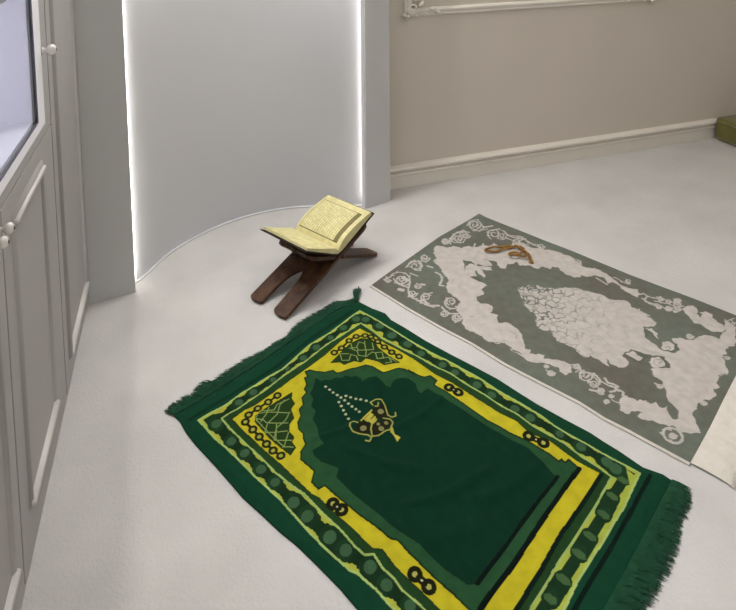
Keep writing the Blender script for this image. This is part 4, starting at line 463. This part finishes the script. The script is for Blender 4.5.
fb=[np.array(p,float) for p in G['fringe_bottom']]; off=fb[-1]-gb[-1]; fbo=fb+[BL+off]
bm=bmesh.new(); fringe(bm,[tuple(p) for p in e_bot],[tuple(p) for p in fbo],1100,seed=4,jit=.012); o=obj('fringe',bm,M_fringe,rug); o['kind']='stuff'; o['label']='dark green fringe at the near right end'
cpt=np.array(G['edge_right'][0])/1000
bm=bmesh.new()
for k in range(40):
    r=random.Random(k); p=Vector((cpt[0]-.004+r.uniform(-.006,.006),cpt[1]+r.uniform(-.006,.006),.006)); q=p+Vector((TAS[0]+r.uniform(-.014,.014),TAS[1]+r.uniform(-.010,.010),-.003+r.uniform(0,.008)))
    tube(bm,[p,p.lerp(q,.5)+Vector((r.uniform(-.004,.004),0,.010)),q],[.0022,.0026,.0012],5)
o=obj('corner_tuft',bm,M_fringe,rug)

# ------------------------------------------------------------ grey mat
R=PAT_GREY
rb=[np.array(p,float) for p in R['bottom']]; rr=[np.array(p,float) for p in R['right']]
TR=line_x(rb[0],rb[-1],rr[2],rr[-1])
if np.linalg.norm(TR-rr[0])<np.linalg.norm(rr[-1]-rr[0]): rr=[p for p in rr if np.linalg.norm(p-rr[0])<np.linalg.norm(TR-rr[0])]
Pr=coons([tuple(p) for p in R['top']],[tuple(p) for p in rb[:-1]]+[tuple(TR)],R['left'],[tuple(p) for p in rr]+[tuple(TR)],400,560)
pts=Pr.reshape(-1,2)
def colour_grey(P):
    n=np.sin(P[:,0]*.011)*np.sin(P[:,1]*.009+1)*.5+.5
    c=np.array(lin('#666D61'))[None]*(1-n[:,None])+np.array(lin('#625F55'))[None]*n[:,None]
    wh=lin('#BDB6AE'); gr=c.copy()
    def put(m,h): c[m]=lin(h) if isinstance(h,str) else h
    P0=P; ph=P*np.array([1,1])
    def warp(P,a,k): return P+a*np.c_[np.sin(P[:,0]*k+1.3*np.sin(P[:,1]*k*.7))+.6*np.sin(P[:,1]*k*1.9+P[:,0]*k*.5),np.sin(P[:,1]*k+1.7*np.sin(P[:,0]*k*.8))+.6*np.sin(P[:,0]*k*2.1-P[:,1]*k*.6)]
    P=warp(P0,2.0,.12)
    for p in R['white']: put(poly_in(P,p),wh)
    cl=poly_in(P,R['cluster']); put(cl,wh)
    # lace-like veins inside the central cluster, finer and denser towards its tip
    tip=np.array(R['cluster'][0],float); tail=np.array(R['cluster'][20],float); ax=(tail-tip)/np.linalg.norm(tail-tip); Lc=430.
    idx=np.where(cl)[0]; Q=warp(P0,5,.11)[idx]; al=(Q-tip)@ax
    seeds=[]; k=0; r=random.Random(11); lo=Q.min(0); hi=Q.max(0)
    while len(seeds)<260 and k<6000:
        k+=1; s=np.array([r.uniform(lo[0],hi[0]),r.uniform(lo[1],hi[1])]); a=(s-tip)@ax
        if a<-20 or a>Lc: continue
        md=12+ .07*max(a,0)
        if all(np.linalg.norm(s-q)>md for q in seeds): seeds.append(s)
    D=np.full((len(Q),2),1e9)
    for s in seeds:
        d=np.linalg.norm(Q-s,axis=1); a=D[:,0]>d
        D[:,1]=np.where(a,D[:,0],np.minimum(D[:,1],d)); D[:,0]=np.where(a,d,D[:,0])
    wob=1.2+.8*np.sin(Q[:,0]*.09)*np.sin(Q[:,1]*.11)
    strength=np.clip(1.15-al/(Lc*.80),.10,1)
    thick=np.clip(1.6-al/240,.7,1.6)*6.5
    vein=np.clip(1.5-1.5*(D[:,1]-D[:,0])/(thick*wob),0,1)*np.clip(strength*1.25,0,1)*np.clip(.85+.5*np.sin(Q[:,0]*.05+Q[:,1]*.07),.35,1)
    petal=.22*strength*np.clip(np.sin(D[:,0]*.55)-.2,0,1)
    vein=np.clip(vein+petal,0,.95)[:,None]
    c[idx]=c[idx]*(1-vein)+gr[idx]*.8*vein
    for p in R['cuts']: m=poly_in(P,p); c[m]=gr[m]*.8
    for p in R['over']: put(poly_in(P,p),wh)
    P=P0
    for k,(l,w) in enumerate(R['lines']):
        put(seg_dist(P,l,w*.62),lin('#B8B2AA'))
        L=np.linalg.norm(np.diff(np.array(l,float),axis=0),axis=1).sum()
        if L>60:       # small leaves along each scroll
            q=resample(l,max(3,int(L/24)))
            for i in range(1,len(q)-1):
                d=q[i+1]-q[i-1]; n_=np.array([-d[1],d[0]])/max(np.linalg.norm(d),1e-6)*(1 if (i+k)%2 else -1)
                a=q[i]+n_*3.; b=q[i]+n_*7+d/max(np.linalg.norm(d),1e-6)*5
                put(seg_dist(P,[a,b],2.4+.5*((i*7+k)%3)),lin('#B4AEA5'))
    for l in R['veins']: put(seg_dist(P,l,1.6),lin('#99938A'))
    # fine woven edge line
    return c
cr=colour_grey(pts)
x=pts[:,0]/1000; y=pts[:,1]/1000
Zr=(.0040+.0006*np.sin(x*17+y*9)+.0005*np.sin(x*11-y*23)).reshape(Pr.shape[:2])
grug=empty('prayer_mat',(1.3,1.8,0)); tag(grug,'grey flat prayer mat with white floral scroll pattern lying beside the green rug','rug')
sheet('mat_cloth',Pr,Zr,cr.reshape(*Zr.shape,3),M_grey,grug)
Lp=resample(R['left'],120)/1000
bm=bmesh.new()
nrm=Vector((-.87,-.49,0))
for i in range(len(Lp)-1):
    a=Vector((*Lp[i],0)); b=Vector((*Lp[i+1],0))
    q=[a+Vector((0,0,.0042)),b+Vector((0,0,.0042)),b+nrm*.010+Vector((0,0,.0046)),a+nrm*.010+Vector((0,0,.0046))]
    bm.faces.new([bm.verts.new(v) for v in q]); 
    bm.faces.new([bm.verts.new(v) for v in (q[3],q[2],q[2]-Vector((0,0,.004)),q[3]-Vector((0,0,.004)))])
obj('selvage',bm,M_selv,grug)
# cream end hem with its fuzzy fringe
Bp=resample([tuple(p) for p in rb[:-1]]+[tuple(TR)],160)/1000; ed_=Vector((.49,-.872,0))
bm=bmesh.new(); rows=[]
for j,(dd,z) in enumerate(((0,.0043),(.03,.006),(.06,.0055),(.092,.004),(.094,.0008))):
    rows.append([bm.verts.new(Vector((*Bp[i],0))+ed_*(dd+.004*math.sin(i*.35)*(j>2))+Vector((0,0,z+(.0012*math.sin(i*.5+j) if 0<j<3 else 0)))) for i in range(len(Bp))])
for a,b in zip(rows,rows[1:]):
    for i in range(len(Bp)-1): bm.faces.new((a[i],a[i+1],b[i+1],b[i]))
obj('end_hem',bm,M_creamfr,grug,True)
bm=bmesh.new()
In=[((p[0]+.088*.49)*1000,(p[1]-.088*.872)*1000) for p in Bp]; Ou=[((p[0]+.104*.49)*1000,(p[1]-.104*.872)*1000) for p in Bp]
fringe(bm,In,Ou,500,w=.0016,jit=.010,z0=.003,density_solid=True,seed=9); o=obj('fringe',bm,M_creamfr,grug); o['kind']='stuff'

# ------------------------------------------------------------ prayer beads
bd=empty('prayer_beads',(1.4,2.2,.005)); tag(bd,'golden brown looped string of prayer beads lying on the grey mat','prayer beads')
def smooth_path(p,n):
    p=np.array(p,float)
    for _ in range(2):
        q=[p[0]]
        for a,b in zip(p,p[1:]): q+=[a*.75+b*.25,a*.25+b*.75]
        p=np.array(q+[p[-1]])
    return resample(p,n)/1000
def beads(path,name,z=.0125,sp=.0078,rad=.0050):
    L=np.linalg.norm(np.diff(np.array(path,float),axis=0),axis=1).sum()/1000; P=smooth_path(path,max(3,int(L/sp)))
    bm=bmesh.new()
    for i,p in enumerate(P):
        mtx=Matrix.Translation((p[0],p[1],z+.002*math.sin(i*.7))); bmesh.ops.create_uvsphere(bm,u_segments=10,v_segments=7,radius=rad,matrix=mtx)
    tube(bm,[(p[0],p[1],z+.002*math.sin(i*.7)) for i,p in enumerate(P)],.0022,6)
    return obj(name,bm,M_bead,bd,True)
beads(BEADS['c1'],'bead_strand'); beads(BEADS['c2'],'bead_strand',.0185)
bm=bmesh.new(); t0=np.array(BEADS['tail'],float)/1000
lathe(bm,[(0,.004),(.006,.007),(.014,.007),(.02,.004)],(t0[0][0],t0[0][1],.011),(t0[1][0]-t0[0][0],t0[1][1]-t0[0][1],0),10)
for k in range(16):
    r=random.Random(k); e=t0[-1]; tube(bm,[(t0[0][0],t0[0][1],.011),(t0[1][0]+r.uniform(-.004,.004),t0[1][1]+r.uniform(-.004,.004),.012),(e[0]+r.uniform(-.012,.012),e[1]+r.uniform(-.008,.008),.007)],.0013,5)
obj('tassel',bm,M_bead,bd)

# ------------------------------------------------------------ book stand and book
OB=Vector((.3411,2.032,0)); N=Vector((.849,.528,0)); Dv=Vector((-.528,.849,0))
def L3(s,t,z): return OB+N*s+Dv*t+Vector((0,0,z))
SC=(.282,.1095)           # crossing (s,z)
stand=empty('book_stand',OB+N*.26+Dv*.1); tag(stand,'dark carved wooden folding book stand with forked legs beneath the open book','book stand')
def board(name,s0,z0,parity,top_len):
    dx,dz=SC[0]-s0,SC[1]-z0; lc=math.hypot(dx,dz); ux,uz=dx/lc,dz/lc; nx,nz=-uz,ux
    if nz<0: nx,nz=-nx,-nz
    th=.013; off=-.0035
    def f(u,v,w): return L3(s0+ux*v+nx*(w+off),u,z0+uz*v+nz*(w+off))
    W=.197; bm=bmesh.new()
    v1=lc-.024; v2=lc+.024
    arch=[(.066,.012),(.068,.045),(.069,.085),(.071,.12),(.075,.150),(.081,.172),(.088,.186),(.095,.190),(.103,.184),(.113,.168),(.123,.148),(.130,.120),(.133,.085),(.134,.045),(.133,.012)]
    outl=[(0.0,.008),(.004,.001),(.030,-.003),(.060,.001),(.066,.009)]+arch[1:-1]+[(.133,.009),(.138,.001),(.168,-.003),(.193,.001),(.197,.008),(.197,.05),(.197,v1),(0,v1),(0,.05)]
    prism(bm,outl,-th/2,th/2,lambda x,y,z:f(x,y,z))
    n=5; w=W/n
    for k in range(n):
        if k%2==parity: prism(bm,[(k*w+.0006,v1),((k+1)*w-.0006,v1),((k+1)*w-.0006,v2),(k*w+.0006,v2)],-th/2,th/2,lambda x,y,z:f(x,y,z))
    tl=top_len
    prism(bm,[(0,v2),(W,v2),(W,tl-.03),(W-.006,tl-.01),(W-.03,tl),(W/2+.02,tl-.004),(W/2,tl+.004),(W/2-.02,tl-.004),(.03,tl),(.006,tl-.01),(0,tl-.03)],-th/2,th/2,lambda x,y,z:f(x,y,z))
    return obj(name,bm,M_wood,stand)
board('leg_board',-.009,.0108,0,.497)
board('leg_board',.522,.0108,1,.425)
# book
book=empty('open_book',OB+N*.27+Dv*.12+Vector((0,0,.12))); tag(book,'open book with cream printed pages lying on the wooden stand','book')
BT0,BT1=-.004,.252
def curve(pts,n):
    p=[Vector((a,b)) for a,b in pts]
    for _ in range(3):
        q=[p[0]]
        for a,b in zip(p,p[1:]): q+=[a*.75+b*.25,a*.25+b*.75]
        p=q+[p[-1]]
    return resample([(v.x*1000,v.y*1000) for v in p],n)/1000
rs=curve([(.276,.136),(.290,.160),(.325,.180),(.38,.198),(.476,.2145)],60)      # right page, gutter -> fore edge
ls=curve([(.276,.136),(.262,.152),(.235,.163),(.18,.186),(.110,.2205)],60)
cr_=[(.270,.121),(.300,.126),(.484,.2005)]; cl_=[(.270,.121),(.248,.131),(.102,.212)]
def block(name,top,bot):
    bm=bmesh.new(); poly=[tuple(p) for p in top]+[(a,b+.0015) for a,b in bot[::-1]]
    prism(bm,poly,BT0+.004,BT1-.004,lambda x,y,z:L3(x,z,y-.0004)); return obj(name,bm,M_pages,book)
block('page_block',rs,[(.272,.123),(.300,.1285),(.480,.2005)]); block('page_block',ls,[(.272,.123),(.248,.1345),(.106,.2115)])
bm=bmesh.new(); cv=[(.100,.2035)]+[(a,b) for a,b in cl_[::-1][1:]]+cr_[1:2]+[(.496,.2045)]
cv=[(.093,.2165),(.248,.1335),(.262,.124),(.272,.121),(.286,.1235),(.300,.1275),(.494,.205)]
th=.0035; prism(bm,cv+[(a+.0015*(1 if a<.272 else -1)*0,b-th) for a,b in cv[::-1]],BT0,BT1,lambda x,y,z:L3(x,z,y)); obj('cover',bm,M_cover,book)
def page(name,prof,fn):
    na,nb=len(prof),200; V=np.zeros((nb,na,3)); col=np.zeros((nb,na,3))
    a=np.linspace(0,1,na)[None,:]*np.ones((nb,1)); b=np.linspace(0,1,nb)[:,None]*np.ones((1,na))
    G2=np.zeros((nb,na,2)); Zp=np.zeros((nb,na))
    for j in range(nb):
        t=BT0+.0045+(BT1-BT0-.009)*j/(nb-1)
        for i in range(na):
            p=L3(prof[i][0],t,prof[i][1]+.0004); G2[j,i]=(p.x*1000,p.y*1000); Zp[j,i]=p.z
    col=fn(a,b); return sheet(name,G2,Zp,col,M_print,book,skirt=False)
cream=np.array(lin('#D9D09A')); ink=np.array(lin('#57502f'))
def right_page(a,b):
    c=np.ones(a.shape+(3,))*cream
    A0,A1,B0,B1=.10,.86,.085,.955
    def put(m,k,col=ink): c[m]=c[m]*(1-k)+np.array(col)*k
    inside=(a>A0)&(a<A1)&(b>B0)&(b<B1)
    fr=inside&((a<A0+.016)|(a>A1-.012)|(b<B0+.010)|(b>B1-.008)); put(fr,.8)
    bandm=inside&(b<.175); put(bandm,.75,lin('#5b4e28')); put(bandm&(np.sin(a*95)*np.sin(b*230)>.2),.6,lin('#2f2a15'))
    tx=inside&(b>.19)&(b<B1-.02)&(a>A0+.03)&(a<A1-.03)
    ln=(b-.19)/(B1-.02-.19)*15; fr_=ln-np.floor(ln)
    word=np.sin(a*73+np.floor(ln)*5.1)+np.sin(a*131+np.floor(ln)*2.3)
    put(tx&(fr_>.3)&(fr_<.72)&(word>-.9),.34)
    return c
def left_page(a,b):
    c=np.ones(a.shape+(3,))*cream
    fr=(((np.abs(a-.08)<.006)|(np.abs(a-.9)<.006))&(b>.06)&(b<.94))|(((np.abs(b-.06)<.004)|(np.abs(b-.94)<.004))&(a>.08)&(a<.9))
    c[fr]=c[fr]*.88
    m=(np.abs(a-.42)<.05)&(np.abs(b-.22)<.015)&(np.sin(a*160)>-.4); c[m]=c[m]*.45+ink*.55
    m=(np.abs(a-.62)<.2)&(np.abs(b-.88)<.012)&(np.sin(a*120)>-.2); c[m]=c[m]*.85
    return c
page('page',resample(rs*1000,140)/1000,right_page); page('page',resample(ls*1000,140)/1000,left_page)

# ------------------------------------------------------------ floor cushion at the right
bm=bmesh.new(); box(bm,3.250,3.95,2.0,2.855,.002,.150,.022)
cu=obj('floor_cushion',bm,M_cush,None,True); tag(cu,'olive green floor cushion against the wall at the right edge','cushion')
bm=bmesh.new()
for z in (.130,.022):
    tube(bm,[(3.2515,2.02,z),(3.2515,2.835,z)],.004,6); tube(bm,[(3.285,2.0015,z),(3.93,2.0015,z)],.004,6)
p_=obj('piping',bm,M_cush,None,True); p_.parent=cu

# ------------------------------------------------------------ light
def area(name,loc,rot,sx,sy,e,col=(1,1,1)):
    l=bpy.data.lights.new(name,'AREA'); l.shape='RECTANGLE'; l.size=sx; l.size_y=sy; l.energy=e; l.color=col
    o=bpy.data.objects.new(name,l); C.objects.link(o); o.location=loc; o.rotation_euler=rot; return o
area('ceiling_light',(1.9,.9,2.64),(0,0,0),2.2,2.2,LIGHT['ceil'],(1,.965,.93))
wl=area('niche_edge_light',(-.1886,2.424,2.15),(math.radians(90),0,math.radians(180+40)),.003,.9,LIGHT['edge'],(1,.98,.95))
area('niche_fill',(.33,2.62,2.62),(0,0,0),.7,.2,LIGHT['niche'],(1,1,1))  # unseen lamp added to brighten the niche walls
area('room_fill',(2.2,-1.4,1.9),(math.radians(68),0,math.radians(12)),2.2,1.4,LIGHT['fill'],(1,.97,.95))  # unseen fill lamp added for the walls and cabinet face
w=bpy.data.worlds.new('room_ambient'); bpy.context.scene.world=w; w.use_nodes=True
w.node_tree.nodes['Background'].inputs[0].default_value=(.93,.96,1,1); w.node_tree.nodes['Background'].inputs[1].default_value=LIGHT['world']

# ------------------------------------------------------------ camera
cd=bpy.data.cameras.new('camera'); cam=bpy.data.objects.new('camera',cd); C.objects.link(cam)
f_,cy_,pi_,ya_,ro_=598.17,-31.97,.087568,.314537,-.009677
fwd=Vector((math.sin(ya_)*math.cos(pi_),math.cos(ya_)*math.cos(pi_),-math.sin(pi_))); rt=Vector((math.cos(ya_),-math.sin(ya_),0)); up=rt.cross(fwd)
r2=rt*math.cos(ro_)+up*math.sin(ro_); u2=-rt*math.sin(ro_)+up*math.cos(ro_)
cam.matrix_world=Matrix(((r2.x,u2.x,-fwd.x,0),(r2.y,u2.y,-fwd.y,0),(r2.z,u2.z,-fwd.z,1.45),(0,0,0,1)))
cd.sensor_fit='HORIZONTAL'; cd.sensor_width=36; cd.lens=f_/736*36; cd.shift_x=0; cd.shift_y=(cy_-305)/736
cd.clip_start=.02
bpy.context.scene.camera=cam
vs=bpy.context.scene.view_settings; vs.view_transform='Standard'; vs.look='None'; vs.exposure=0; vs.gamma=1
